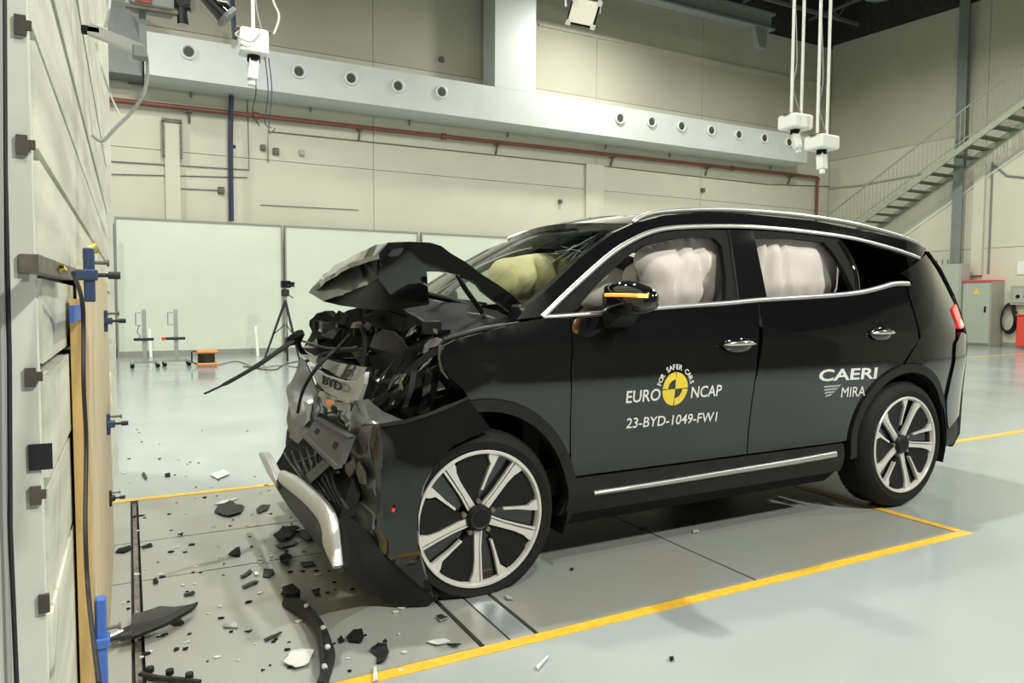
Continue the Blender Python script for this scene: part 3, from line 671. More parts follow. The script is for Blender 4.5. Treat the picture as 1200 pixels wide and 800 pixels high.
def SX(u, v, off=0.):   # photograph ray met with the flank -> (x, z)
    y = .03
    for _ in range(24):
        p = at(u, v, 1, y); y = .65*y+.35*(YS(p.x, p.z)+off)
    return (min(p.x, 3.55), p.z)
def SP(u, v, off=0.):
    x, z = SX(u, v, off); return Vector((x, YS(x, z)+off, z))
def panel(name, poly, material, parent=None, th=.02, off=0., step=.05, mirror=False, xz=False, smooth=28, fn=None, **kw):
    parent = parent or CAR
    q = poly if xz else [SX(u, v, off) for u, v in poly]
    a = sum(q[i-1][0]*q[i][1]-q[i][0]*q[i-1][1] for i in range(len(q)))
    if a < 0: q = q[::-1]
    assert all(-1.5 < p[0] < 4 and -.5 < p[1] < 2.5 for p in q), (name, q)
    v, f = fill(q, step)
    fn = fn or (lambda x, z: YS(x, z)+off)
    def mk(mir):
        vs = [Vector((p[0], (CW-fn(p[0], p[1])) if mir else fn(p[0], p[1]), p[1])) for p in v]
        fs = []
        for t in f:
            a, b, c = v[t[0]], v[t[1]], v[t[2]]
            ccw = (b[0]-a[0])*(c[1]-a[1])-(b[1]-a[1])*(c[0]-a[0]) > 0   # seen from -y: x right, z up -> ccw faces -y
            t2 = t if ccw else t[::-1]
            fs.append(t2 if not mir else t2[::-1])
        m = MB().sheet(vs, fs, [Vector((0, -th if mir else th, 0))]*len(vs))
        return obj(name, m, material, parent, smooth, **kw)
    o = mk(False)
    if mirror: mk(True)
    return o
def strip(name, pts, material, w=.02, off=-.006, parent=None, th=.01, mirror=False, xz=False, ws=None, k=6):
    """narrow trim laid on the flank: centre line in pixels, width in metres"""
    q = [Vector(p) for p in (pts if xz else [SX(u, v, off) for u, v in pts])]
    q = crom([(p[0], p[1], 0) for p in q], k)
    n = len(q)
    for mir in ((False, True) if mirror else (False,)):
        rs = []
        for i, p in enumerate(q):
            d = (q[min(i+1, n-1)]-q[max(i-1, 0)]).normalized(); nn = Vector((-d.y, d.x, 0)); ww = w*(ws[0]+(ws[1]-ws[0])*i/(n-1) if ws else 1)/2
            ring = []
            for s, o in ((-1, .004), (-.7, -.35), (0, -.6), (.7, -.35), (1, .004), (1, 1), (-1, 1)):
                c = p+nn*(s*ww); y = YS(c.x, c.y)+off+(o*th if abs(o) > .01 else 0)
                ring.append(Vector((c.x, CW-y if mir else y, c.y)))
            rs.append(ring)
        oo = obj(name, MB().loft(rs, cap=True), material, parent or CAR, 50); fixn(oo)
    return oo

HF = (.003, .33); HR = (2.745, .374)          # wheel arch centres (x, z)
def arc(c, r, a0, a1, n=16): return [(c[0]+r*math.cos(math.radians(a0+(a1-a0)*i/n)), c[1]+r*math.sin(math.radians(a0+(a1-a0)*i/n))) for i in range(n+1)]
X_ = lambda *p: [SX(u, v) for u, v in p]
# --- doors
zb = .435
fd = X_((669, 373), (760, 363), (888, 352))
fdoor = [(.455, zb), (1.500, zb), (1.515, .8)]+[(SX(889, 400)[0], SX(889, 400)[1])]+X_((888, 353), (830, 357), (760, 364), (669, 374))+[(.43, .9), (.44, .7)]
FD = panel('front_door', fdoor, 'black_paint', mirror=True, xz=True, step=.045)
rb = X_((891, 353), (950, 348), (1005, 344), (1040, 336), (1060, 334))
xq = rb[-1][0]
rdoor = [(1.508, zb), (2.20, zb)]+arc(HR, .48, 172, 98, 8)+[(xq-.02, .98)]+[(xq-.005, 1.15)]+rb[::-1]+[(1.522, .8)]
RD = panel('rear_door', rdoor, 'black_paint', mirror=True, xz=True, step=.045)
# --- rear quarter
qz = X_((1062, 334), (1070, 331), (1055, 320), (1080, 303), (1087, 296), (1092, 300), (1106, 325), (1120, 354))
quarter = [(xq+.005, 1.0), (xq+.01, 1.15)]+qz+X_((1121, 362), (1119, 380), (1116, 412), (1113, 440))+[(HR[0]+.48*math.cos(math.radians(14)), HR[1]+.48*math.sin(math.radians(14)))]+arc(HR, .48, 20, 94, 9)
panel('quarter_panel', quarter, 'black_paint', mirror=True, xz=True, step=.04)
# --- rear bumper side: wraps round the tail
rb_ = [(HR[0]+.50*math.cos(math.radians(15)), .50), (3.20, .60), (3.235, .80), (3.26, .95), (3.36, 1.02), (3.50, 1.0), (3.56, .92), (3.60, .80), (3.58, .62), (3.54, .50), (3.25, .42)]
RBF = lambda x, z: YS(x, z)-.012
panel('rear_bumper', rb_, 'black_paint', xz=True, step=.035, mirror=True, fn=RBF, th=.03)
panel('bumper_valance', [(3.18, .52), (3.30, .49), (3.53, .49), (3.44, .30), (3.22, .30)], 'black_plastic', xz=True, mirror=True, step=.04, th=.03)
# --- cladding: arches and sill
def cladding(c, r0, r1, a0, a1, n):
    q = arc(c, r1, a0, a1, n)+arc(c, r0, a1, a0, n)
    return panel('arch_cladding', q, 'black_plastic', xz=True, off=-.014, mirror=True, step=.04, th=.05)
cladding(HR, .425, .475, -12, 185, 30)
cladding(HF, .425, .475, -14, 112, 24)
panel('sill_cladding', [(.40, .26), (2.24, .265), (2.22, zb-.01), (.45, zb-.01), (.43, .36)], 'black_plastic', xz=True, off=-.006, mirror=True, step=.06, th=.05)
panel('sill_panel', [(.44, .19), (2.2, .20), (2.24, .258), (.42, .252)], 'matte_black', xz=True, off=.02, mirror=True, step=.1)
strip('sill_trim', [(696, 578), (770, 567), (850, 554), (930, 541), (980, 532)], 'satin_silver', .03, -.012, mirror=False, ws=(.7, 1.1), th=.014)
# --- front fender remains
ff = X_((667, 374), (636, 373), (612, 377), (590, 383), (560, 391), (535, 398), (519, 405), (516, 418), (519, 432), (526, 443), (538, 452), (546, 462), (550, 470))
lastx = ff[-1]
fend = ff[::-1]
fend = X_((552, 472))+[p for p in arc(HF, .478, 112, -2, 14)]+[(.452, .34), (.444, .44), (.432, .7), (.421, .9)]+ff
FE = panel('front_fender', fend, 'black_paint', xz=True, step=.04, fn=lambda x, z: YS(x, z)-.004+.012*math.sin(x*23+z*9)*max(0, .15-x)*3)
panel('fender_remains', [(-.25, .85), (.42, .6), (.42, 1.1), (0, 1.08)], 'black_paint', xz=True, fn=lambda x, z: CW-YS(x, z), step=.08)
panel('door_sill_step', [(.425, .26), (.455, .26), (.455, .5), (.44, .5)], 'black_plastic', xz=True, step=.05)

# --- greenhouse
chrome_up = [(636, 371), (665, 343), (700, 311), (722, 293), (742, 281), (762, 272), (785, 267), (820, 265), (870, 265), (915, 268), (960, 273), (1000, 279), (1040, 289), (1078, 302)]
upper = [(606, 374), (618, 358), (640, 340), (680, 302), (720, 272), (744, 261), (780, 252), (830, 248), (870, 250), (950, 258), (1040, 276), (1086, 291), (1080, 302)]
panel('side_frame', upper+chrome_up[::-1][1:], 'black_paint', step=.04, th=.05, mirror=True)
strip('window_trim', chrome_up, 'satin_silver', .021, -.006, mirror=True)
strip('belt_trim', [(637, 371), (668, 369), (720, 365), (780, 360), (850, 355), (892, 351), (940, 348), (985, 345), (1015, 341), (1035, 336), (1050, 332), (1066, 332)], 'satin_silver', .020, -.008, mirror=True, ws=(.8, 1.3))
# black frames under the trim
inn = [(672, 366), (700, 333), (730, 305), (752, 288), (785, 280), (820, 278), (838, 279), (846, 288), (851, 325), (851, 352), (864, 353), (856, 282), (853, 270), (820, 268), (785, 270), (765, 275), (745, 284), (722, 297), (700, 315), (667, 347), (650, 362), (648, 367)]
panel('window_frame', inn, 'matte_black', off=.006, step=.03, th=.03, mirror=True)
panel('mirror_base_triangle', [(648, 367), (672, 340), (676, 342), (676, 366)], 'gloss_black', off=.012, step=.03)
panel('pillar_trim', [(853, 269), (882, 270), (899, 350), (866, 352)], 'gloss_black', off=.003, step=.04, mirror=True)
strip('pillar_edge', [(853.5, 269), (860, 310), (865.5, 352)], 'grey_plastic', .007, .0)
inn2 = [(884, 279), (930, 280), (966, 284), (978, 298), (990, 318), (1003, 345), (1010, 344), (1000, 312), (988, 288), (983, 279), (960, 276), (915, 271), (882, 270)]
panel('window_frame', inn2, 'matte_black', off=.006, step=.03, th=.03, mirror=True)
strip('rear_window_edge', [(984, 282), (997, 303), (1004, 322), (1006, 344)], 'gloss_black', .03, .0)
panel('side_window', [(672, 366), (700, 333), (730, 305), (752, 288), (785, 280), (820, 278), (838, 279), (846, 288), (851, 325), (851, 355)], 'side_glass', off=.016, step=.06, th=.004, mirror=True)
panel('side_window', [(884, 276), (930, 280), (966, 284), (978, 298), (990, 318), (1004, 345), (898, 350)], 'side_glass', off=.016, step=.06, th=.004, mirror=True)
panel('quarter_window', [(990, 282), (1040, 291), (1074, 303), (1052, 330), (1035, 334), (1010, 342), (1006, 312)], 'dark_glass', off=.004, step=.05, th=.004, mirror=True)
panel('quarter_lining', [(990, 282), (1040, 291), (1074, 303), (1052, 330), (1035, 334), (1010, 342), (1006, 312)], 'matte_black', off=.05, step=.05, th=.01, mirror=True)
panel('belt_sealing', [(672, 371), (760, 364), (888, 354), (1005, 346), (1005, 342), (888, 350), (760, 360), (672, 367)], 'matte_black', off=.004, step=.04, mirror=True)

# --- roof, windscreen, tailgate
rline = [SX(u, v) for (u, v) in ((744, 261), (780, 252), (830, 248), (870, 250), (910, 253), (950, 258), (1000, 267), (1040, 276), (1086, 291))]
rows = []
for (x, z) in rline:
    y0 = YS(x, z)+.01
    rows.append([Vector((x-.10*math.sin(math.pi*t)*(1 if x < 1.05 else max(0, 1-(x-1.05)*2)), y0+(CW-2*y0)*t, z-.004+.045*math.sin(math.pi*t))) for t in [i/14 for i in range(15)]])
m = MB(); n = 15
vs = [p for r in rows for p in r]; fs = [(i*n+j, (i+1)*n+j, (i+1)*n+j+1, i*n+j+1) for i in range(len(rows)-1) for j in range(n-1)]
m.sheet(vs, fs, [Vector((0, 0, -.03))]*len(vs))
obj('roof', m, 'black_paint', CAR, 40)
rail = [(745, 261), (756, 254), (780, 248.5), (830, 246), (880, 247.5), (950, 254), (1010, 264), (1060, 278), (1082, 288)]
pts = [Vector((p[0], YS(p[0], p[1])-.0+.02, p[1]+.003)) for p in [SX(u, v) for u, v in rail]]
pts = crom(pts, 5)
obj('roof_rail', MB().tube(pts, [.008]+[.014]*(len(pts)-2)+[.008], 8), 'satin_silver', CAR, 50)
obj('roof_rail', MB().tube([Vector((p.x, CW-p.y, p.z+.012)) for p in pts], [.008]+[.014]*(len(pts)-2)+[.008], 8), 'satin_silver', CAR, 50)
# windscreen between pillars
lo = [SX(606, 374), SX(640, 340), SX(680, 302), SX(720, 272), SX(744, 261)]
vs = []; n = 13
for (x, z) in lo:
    y0 = YS(x, z)+.025
    for i in range(n):
        t = i/(n-1); bow = math.sin(math.pi*t)
        vs.append(Vector((x-.10*bow+.01, y0+(CW-2*y0)*t, z+.012*bow+.0)))
fs = [(i*n+j, (i+1)*n+j, (i+1)*n+j+1, i*n+j+1) for i in range(len(lo)-1) for j in range(n-1)]
obj('windscreen', MB().sheet(vs, [f[::-1] for f in fs], [Vector((.004, 0, -.004))]*len(vs)), 'front_glass', CAR, 40)
band = MB()
for j in range(n-1):
    a, b = vs[3*n+j], vs[3*n+j+1]; c, d = vs[4*n+j], vs[4*n+j+1]
    e = Vector((.008, 0, -.008)); band.add([a.lerp(c, .62)+e, b.lerp(d, .62)+e, d+e, c+e], [(0, 1, 2, 3)])
obj('windscreen_band', band, 'matte_black', CAR)
# cracks
mm = MB()
for (u0, v0) in ((668, 292), (700, 278), (650, 305), (690, 285)):
    for k in range(5):
        a = R.uniform(0, 6.28); L = R.uniform(.05, .16); p = at(u0, v0, 1, .55)
        t = Vector((math.cos(a), math.sin(a)*1.2, math.cos(a)*.72))*L
        mm.tube([p, p+t*.5+Vector((0, R.uniform(-.02, .02), 0)), p+t], .0012, 4)
obj('glass_cracks', mm, 'shard_clear', CAR, kind='stuff')
# tailgate & tail surfaces
TZ = [(1.53, 3.22, .36), (1.42, 3.33, .26), (1.25, 3.42, .22), (1.12, 3.47, .20), (1.0, 3.50, .19), (.9, 3.56, .22), (.8, 3.60, .23), (.62, 3.58, .22), (.5, 3.54, .2), (.36, 3.46, .2), (.28, 3.40, .2)]
def tailx(y, x): s = abs(y-CW/2)/(CW/2); return x+.16*(1-s**2.4)
def tail(name, za, zb_, mt, zoff=0.):
    rs = []
    sel = [q for q in TZ if zb_-1e-6 <= q[0] <= za+1e-6]
    for (z, x, y0) in sel:
        y0 = YS(x, z)
        rs.append([Vector((tailx(y0+(CW-2*y0)*t/12., x)-.02, y0+(CW-2*y0)*t/12., z)) for t in range(13)])
    vs = [p for r in rs for p in r]; n = 13; fs = [(i*n+j, (i+1)*n+j, (i+1)*n+j+1, i*n+j+1) for i in range(len(rs)-1) for j in range(n-1)]
    return fixn(obj(name, MB().sheet(vs, fs, [Vector((-.03, 0, 0))]*len(vs)), mt, CAR, 40))
tail('rear_window', 1.53, 1.25, 'dark_glass'); tail('tailgate', 1.25, .9, 'black_paint'); tail('rear_bumper', .9, .5, 'black_paint'); tail('bumper_valance', .5, .28, 'black_plastic')
m = MB(); vs = []
for (x, dz) in ((3.08, .01), (3.22, .0), (3.31, -.025)):
    for t in range(11): y = .30+(CW-.6)*t/10; vs.append(Vector((x+.06*math.sin(math.pi*t/10), y, SX(1060, 282)[1]-.02+dz-(x-3.0)*.12+.03*math.sin(math.pi*t/10))))
fs = [(i*11+j, (i+1)*11+j, (i+1)*11+j+1, i*11+j+1) for i in range(2) for j in range(10)]
obj('roof_spoiler', MB().sheet(vs, fs, [Vector((0, 0, -.035))]*len(vs)), 'black_paint', CAR, 40)
# tail lamp
TL = [(1121, 357), (1131, 353), (1134, 362), (1137, 377), (1122, 378), (1118, 368)]
def TF(x, z): return YS(x, z)-.004
q = [(3.335, 1.165), (3.44, 1.195), (3.50, 1.16), (3.53, 1.05), (3.36, 1.04), (3.34, 1.10)]
panel('tail_lamp', q, 'tail_red', xz=True, fn=lambda x, z: YS(x, z)-.01, step=.03, th=.03, mirror=True)
panel('lamp_glow', [(3.385, 1.055), (3.46, 1.06), (3.44, 1.095), (3.40, 1.10)], 'tail_glow', xz=True, fn=lambda x, z: YS(x, z)-.016, step=.03, th=.004)
obj('tail_lamp_bar', MB().tube([Vector((tailx(y, 3.47)+.0, y, 1.10)) for y in [.25+i*.134 for i in range(11)]], .022, 8), 'tail_red', CAR, 50)

# --- door handles, mirror
def handle(u, v, w, parent):
    p = SP(u, v, -.01); y = p.y
    rs = []
    for i in range(9):
        t = -1+2*i/8; r = max(.02, math.sqrt(max(0, 1-t*t))); rs.append([Vector((p.x+t*w/2, y-.002-.008*r+.02*math.sin(a)*r*.5, p.z-.004+.036*math.cos(a)*r)) for a in [2*math.pi*k/12 for k in range(12)]])
    obj('handle_cup', MB().loft(rs, cap=True), 'gloss_black', parent, 60)
    rs = []
    for i in range(11):
        t = -1+2*i/10; r = max(.15, (1-t**4)); b = .016*(1-t*t)
        rs.append([Vector((p.x+t*w*.53, y-.022-b+.010*math.sin(a)*r, p.z+.006*(1-t*t)+.0125*math.cos(a)*r)) for a in [2*math.pi*k/10 for k in range(10)]])
    h = obj('door_handle', MB().loft(rs, cap=True), 'chrome', parent, 60, label='chrome and black door handle')
    return h
handle(864, 403, .20, FD); handle(1032, 390, .19, RD)
MX, MZ = .66, 1.215
rs = []
for (t, sx, sz, dx, dz) in ((0, .3, .45, -.02, 0), (.02, .72, .8, -.012, 0), (.06, .92, .95, -.005, .0), (.13, 1, 1, 0, 0), (.19, .97, .93, .01, -.002), (.235, .86, .76, .022, -.006), (.27, .6, .5, .03, -.01), (.285, .1, .1, .035, -.01)):
    y = .055-t
    rs.append([Vector((MX+dx+.055*sx*abs(math.cos(a))**.75*math.copysign(1, math.cos(a)), y, MZ+dz+.076*sz*abs(math.sin(a))**.8*math.copysign(1, math.sin(a))+(.0))) for a in [2*math.pi*k/20 for k in range(20)]])
mir = fixn(obj('wing_mirror', MB().loft(rs, cap=True), 'gloss_black', CAR, 60))
obj('mirror_foot', MB().loft([[Vector((MX+.03+dx*sx, y, z+dz*sz)) for dx, dz in ((-1, -1), (1, -1), (1, 1), (-1, 1))] for y, z, sx, sz in ((-.06, 1.15, .05, .015), (.0, 1.13, .06, .03), (.05, 1.11, .075, .035))], cap=True), 'black_plastic', mir, 60)
led = crom([(MX-.056, -.0, MZ+.014), (MX-.060, -.06, MZ+.014), (MX-.052, -.13, MZ+.013), (MX-.036, -.182, MZ+.011), (MX+.0, -.222, MZ+.009)], 5)
obj('indicator_lamp', MB().tube(led, .009, 6), 'amber_lamp', mir, 50, label='lit orange indicator strip')
obj('indicator_end', MB().tube(led[-5:], .0098, 6), 'amber_lamp_bright', mir, 50)
obj('mirror_glass', MB().bevbox((MX+.05, -.14, MZ-.055), (MX+.062, .03, MZ+.055), .01), 'chrome', mir)
m2 = obj('wing_mirror', MB().loft([[Vector((p.x, CW-p.y, p.z)) for p in r] for r in rs], cap=True), 'gloss_black', CAR, 60); fixn(m2)

# --- cabin: dark tub, seats, dashboard, airbags
obj('underbody', MB().bevbox((-.2, .30, .20), (3.35, CW-.30, .42), .03), 'matte_black', CAR)
obj('cabin_floor', MB().box((.35, .10, .34), (2.2, CW-.10, .46)), 'matte_black', CAR)
obj('rear_floor', MB().box((2.2, .30, .46), (3.35, CW-.30, .70)), 'matte_black', CAR)
obj('inner_wheelhouse', MB().box((2.28, .30, .42), (3.2, .34, 1.0)).box((2.28, CW-.34, .42), (3.2, CW-.30, 1.0)), 'matte_black', CAR)
obj('door_lining', MB().box((.5, .09, .45), (2.6, .11, 1.1)).box((.5, CW-.11, .45), (2.6, CW-.09, 1.1)), 'matte_black', CAR)
obj('dashboard', MB().bevbox((.30, .12, .75), (.78, CW-.12, 1.10), .04), 'matte_black', CAR)
obj('firewall', MB().box((.26, .12, .30), (.34, CW-.12, 1.08)), 'matte_black', CAR)
obj('headliner', MB().bevbox((1.08, .33, 1.545), (3.0, CW-.33, 1.565), .005), 'seat_fabric', CAR)
def seat(x, y, w, n='seat'):
    s = obj(n, MB().bevbox((x-.28, y-w/2, .55), (x+.25, y+w/2, .72), .05), 'seat_fabric', CAR)
    obj('backrest', MB().hexa([(x+.18, y-w/2, .70), (x+.34, y-w/2, .70), (x+.34, y+w/2, .70), (x+.18, y+w/2, .70), (x+.42, y-w/2+.03, 1.22), (x+.52, y-w/2+.03, 1.22), (x+.52, y+w/2-.03, 1.22), (x+.42, y+w/2-.03, 1.22)]), 'seat_fabric', s)
    obj('headrest', MB().bevbox((x+.44, y-.13, 1.25), (x+.54, y+.13, 1.42), .03), 'seat_fabric', s)
seat(1.25, .52, .5); seat(1.25, 1.32, .5); seat(2.15, .92, 1.3, 'rear_bench')
ws = MB().tube([Vector((.86+.10*math.sin(a), .52+.18*math.cos(a), 1.08+.16*math.sin(a))) for a in [2*math.pi*k/24 for k in range(25)]], .016, 8)
obj('steering_wheel', ws, 'seat_fabric', CAR, 50)
def bag(name, poly, y0, d, mt, lobes, seed, step=.03, **k):
    """pillow with stitched lobes: outline in (x,z), bulging towards -y"""
    a = sum(poly[i-1][0]*poly[i][1]-poly[i][0]*poly[i-1][1] for i in range(len(poly)))
    q = poly if a > 0 else poly[::-1]
    q = [tuple(p[:2]) for p in crom([(p[0], p[1], 0) for p in q], 6, True)]
    v, f = fill(q, step); bb = q; h = []
    for p in v:
        dd = min(math.dist(p, b) for b in bb); e = math.sqrt(min(1, dd/.11))
        s = sum(math.exp(-((p[0]-lx-(p[1]-lz)*tl)**2)/(2*.012**2))*.45 for (lx, lz, tl) in lobes)
        nn = noise.noise(Vector((p[0]*7+seed, p[1]*7, seed)))*.25
        h.append(d*e*max(.1, 1-s+nn))
    vs = [Vector((p[0], y0-hh, p[1])) for p, hh in zip(v, h)]
    fs = [t if (v[t[1]][0]-v[t[0]][0])*(v[t[2]][1]-v[t[0]][1])-(v[t[1]][1]-v[t[0]][1])*(v[t[2]][0]-v[t[0]][0]) > 0 else t[::-1] for t in f]
    m = MB().sheet(vs, fs, [Vector((0, hh*1.8+.004, 0)) for hh in h])
    return obj(name, m, mt, CAR, 60, **k)
A = lambda y, *pp: [(at(u, v, 1, y).x, at(u, v, 1, y).z) for u, v in pp]
bag('curtain_airbag', A(.30, (748, 300), (772, 284), (835, 277), (856, 290), (862, 335), (852, 364), (772, 364), (756, 332)), .33, .08, 'airbag_white', [(1.23, 1.3, .15), (1.42, 1.3, -.3)], 3, label='white curtain airbag in the front window')
bag('side_airbag', A(.40, (735, 316), (760, 302), (790, 300), (800, 312), (808, 350), (800, 366), (745, 366), (735, 340)), .42, .10, 'airbag_white', [(1.08, 1.2, 0), (.98, 1.2, .2)], 9, label='lower white airbag beside the wheel')
bag('curtain_airbag', A(.30, (880, 276), (930, 272), (975, 282), (988, 305), (985, 330), (975, 352), (900, 356), (884, 330)), .33, .07, 'airbag_white', [(1.75, 1.3, .25), (2.02, 1.3, -.2), (1.88, 1.2, 0)], 5, label='white curtain airbag in the rear window')
bag('windscreen_airbag', A(.9, (575, 330), (585, 306), (610, 300), (640, 296), (668, 300), (676, 318), (660, 345), (610, 352), (580, 350)), .95, .12, 'airbag_cream', [(at(601, 320, 1, .9).x, 1.3, .1), (at(628, 320, 1, .9).x, 1.3, -.1), (at(650, 320, 1, .9).x, 1.3, .15)], 11, label='cream coloured airbag behind the windscreen')
bag('driver_airbag', A(.5, (682, 345), (690, 322), (712, 312), (738, 320), (742, 345), (720, 362), (690, 362)), .52, .08, 'airbag_white', [], 15, label='round white airbag on the steering wheel')
bag('curtain_airbag', [(1.0, 1.12), (2.4, 1.12), (2.4, 1.42), (2.0, 1.50), (1.2, 1.50)], CW-.36, .06, 'airbag_white', [(1.4, 1.3, .1), (1.9, 1.3, -.1)], 21, .06)

# --- wheels
def wheel(cx, yo, cz, R0, far=False, flat=0., phase=0.):
    s = -1 if not far else 1          # outer face direction
    Y = yo if not far else CW-yo
    c = Vector((cx, Y, cz))
    wl = obj('wheel', MB().cyl(c-Vector((0, s*.12, 0)), (0, 1, 0), .05, .16, 16), 'matte_black', CAR)
    OFF[wl.name] = OFF[CAR.name]
    T = MB().lathe([(-s*.20, .245), (-s*.225, .27), (-s*.225, R0-.05), (-s*.205, R0-.015), (-s*.17, R0), (-s*.055, R0), (-s*.02, R0-.015), (s*.0, R0-.045), (s*.006, .315), (-s*.002, .288), (-s*.03, .27)], c, 'y', 72)
    # tread blocks read as grooves on the shoulder
    if flat:
        for p in T.v:
            if p.z < .004:
                k = .004-p.z; p.z = .004; p.y += (p.y-(Y-s*.11))*k*1.6
    to = obj('tyre', T, 'rubber', wl, 35)
    g = MB()
    for k in range(64):
        a = 2*math.pi*k/64
        if cz+math.sin(a)*(R0) < .02: continue
        e = Vector((math.cos(a), 0, math.sin(a))); tn = Vector((-math.sin(a), 0, math.cos(a)))
        for (ya, yb_) in ((-.05, -.09), (-.10, -.13), (-.14, -.19)):
            p = c+e*(R0-.001); g.bar(p+Vector((0, s*ya, 0)), p+Vector((0, s*yb_, 0))+tn*.008, .024, .004, up=tuple(e))
    tg = obj('tread_block', g, 'rubber', wl, kind='stuff')
    # rim barrel and lip
    obj('rim_lip', MB().lathe([(s*.0, .283), (s*.005, .279), (s*.004, .270), (-s*.004, .265), (-s*.02, .262), (-s*.02, .27)], c, 'y', 64), 'silver_face', wl, 40)
    obj('rim_barrel', MB().lathe([(-s*.02, .264), (-s*.06, .252), (-s*.2, .25), (-s*.2, .27)], c, 'y', 48), 'grey_plastic', wl, 40)
    obj('brake_disc', MB().cyl(c-Vector((0, s*.115, 0)), (0, 1, 0), .17, .02, 32), 'rust_steel', wl)
    def P(r, a, y): a = math.radians(a+phase); a = math.pi-a if far else a; return c+Vector((r*math.cos(a), s*y, r*math.sin(a)))
    for k in range(5):
        t = 268+72*k
        # polar outlines (radius, angle offset)
        def poly(pts, y, th, nm, mt):
            pp = [P(r, t+a, y if r > .1 else y-.0) for r, a in pts]
            # dish: pull the inner end inward
            pp = [p+Vector((0, -s*.03*max(0, (1-((p-c).length/.265)))*1.0, 0)) for p in pp]
            o = obj(nm, MB().prism(pp, (0, -s*th, 0)), mt, wl); fixn(o); return o
        poly([(.055, 8), (.12, 1.5), (.2, .8), (.266, 1.0), (.266, -8), (.25, -8), (.225, -6.0), (.18, -5.5), (.12, -8), (.055, -18)], -.004, .02, 'wheel_spoke', 'silver_face')
        poly([(.055, 22), (.12, 7), (.2, 4.6), (.266, 4.2), (.266, 2.2), (.2, 2.4), (.12, 3.6), (.055, 12)], -.005, .015, 'spoke_rib', 'silver_face')
        poly([(.115, 29), (.17, 25.0), (.225, 21.5), (.266, 20.0), (.266, 30), (.25, 29.5), (.225, 26), (.17, 28.5), (.115, 34)], -.004, .02, 'spoke_blade', 'silver_face')
        poly([(.05, 40), (.115, 36), (.17, 30), (.225, 28), (.25, 31), (.264, 34), (.264, 45), (.264, 55), (.25, 63), (.225, 65), (.18, 65.5), (.12, 62), (.05, 50)], -.014, .02, 'wheel_insert', 'dark_insert')
        poly([(.05, 0), (.12, 4), (.264, 3), (.264, 22), (.17, 27), (.11, 36), (.05, 40)], -.035, .01, 'spoke_pocket', 'gloss_black')
    obj('hub_cap', MB().lathe([(-s*.045, .056), (-s*.02, .055), (-s*.008, .046), (-s*.006, .0)], c, 'y', 24), 'dark_insert', wl, 30)
    obj('hub_ring', MB().lathe([(-s*.012, .044), (-s*.005, .042), (-s*.007, .038)], c, 'y', 24), 'grey_plastic', wl)
    nut = None
    for k in range(5): obj('wheel_nut', MB().cyl(P(.068, 20+72*k, -.03), (0, 1, 0), .011, .02, 6), 'rust_steel', wl)
    return wl
wheel(.003, .0, .316, .362, flat=1, phase=0)
wheel(2.745, .008, .374, .374, phase=14)
wheel(.02, .03, .362, .362, far=True)
wheel(2.745, .01, .374, .374, far=True)
# wheel-house liners
for (c, sg) in ((HR, 0), (HF, 0)):
    for side in (0, 1):
        rs = []
        for a in range(-20, 205, 9):
            a_ = math.radians(a); rs.append([Vector((c[0]+.435*math.cos(a_), (y if not side else CW-y), c[1]+.435*math.sin(a_))) for y in (.03, .30)])
        rs = [r for r in rs if r[0].x > -.22] if c is HF and not side else rs
        vs = [p for r in rs for p in r]; fs = [(2*i, 2*i+1, 2*i+3, 2*i+2) for i in range(len(rs)-1)]
        obj('wheel_liner', MB().sheet(vs, fs, [Vector((0, 0, .004))]*len(vs)), 'matte_black', CAR, 40)
        y = .295 if not side else CW-.295
        obj('wheelhouse_back', MB().prism([(c[0]+.44*math.cos(math.radians(a)), y, c[1]+.44*math.sin(math.radians(a))) for a in range(-15, 200, 12)], (0, .01, 0)), 'matte_black', CAR)

# --- decals on the flank
def textmesh(s, size, bold=0.0, sp=1.):
    c = bpy.data.curves.new('t', 'FONT'); c.body = s; c.size = size; c.offset = bold; c.space_character = sp; c.resolution_u = 3
    o = bpy.data.objects.new('t', c); COL.objects.link(o); bpy.context.view_layer.update()
    me = bpy.data.meshes.new_from_object(o.evaluated_get(bpy.context.evaluated_depsgraph_get()))
    bpy.data.objects.remove(o)
    v = [p.co.copy() for p in me.vertices]; f = [tuple(p.vertices) for p in me.polygons]; bpy.data.meshes.remove(me)
    return v, f
def flat_decal(name, v, f, fn, parent, material, **k):
    return obj(name, MB().sheet([fn(p) for p in v], f, [Vector((0, .001, 0))]*len(v)), material, parent, **k)
def flank_text(name, s, p0, p1, hpx, parent, mt='decal_white', bold=.0, shear=0., **k):
    """baseline from pixel p0 to pixel p1 on the flank, cap height from hpx"""
    v, f = textmesh(s, 1., bold)
    x0 = min(p.x for p in v); x1 = max(p.x for p in v); y0 = min(p.y for p in v); y1 = max(p.y for p in v)
    A0 = Vector(SX(*p0)).to_2d() if False else Vector(SX(*p0)); A1 = Vector(SX(*p1)); H = abs(SX(p0[0], p0[1]-hpx)[1]-A0[1])
    def fn(p):
        t = (p.x-x0)/(x1-x0); h = (p.y-y0)/(y1-y0)
        q = A0+(A1-A0)*t; x = q[0]+shear*h*H; z = q[1]+h*H; return Vector((x, YS(x, z)-.0025, z))
    return flat_decal(name, v, f, fn, parent, mt, **k)
flank_text('euro_text', 'EURO', (733, 472.5), (773, 469), 14.5, FD, bold=.012)
flank_text('ncap_text', 'NCAP', (809, 466.5), (844.5, 463.5), 13.5, FD, bold=.012)
flank_text('test_number_text', '23-BYD-1049-FW1', (733, 502), (839, 493.5), 12, FD, bold=.008, shear=.08)
flank_text('caeri_text', 'CAERI', (958.5, 447), (1026.5, 443.5), 14, RD, bold=.022)
flank_text('mira_text', 'MIRA', (985, 465.5), (1013, 463.5), 11.5, RD, bold=.0)
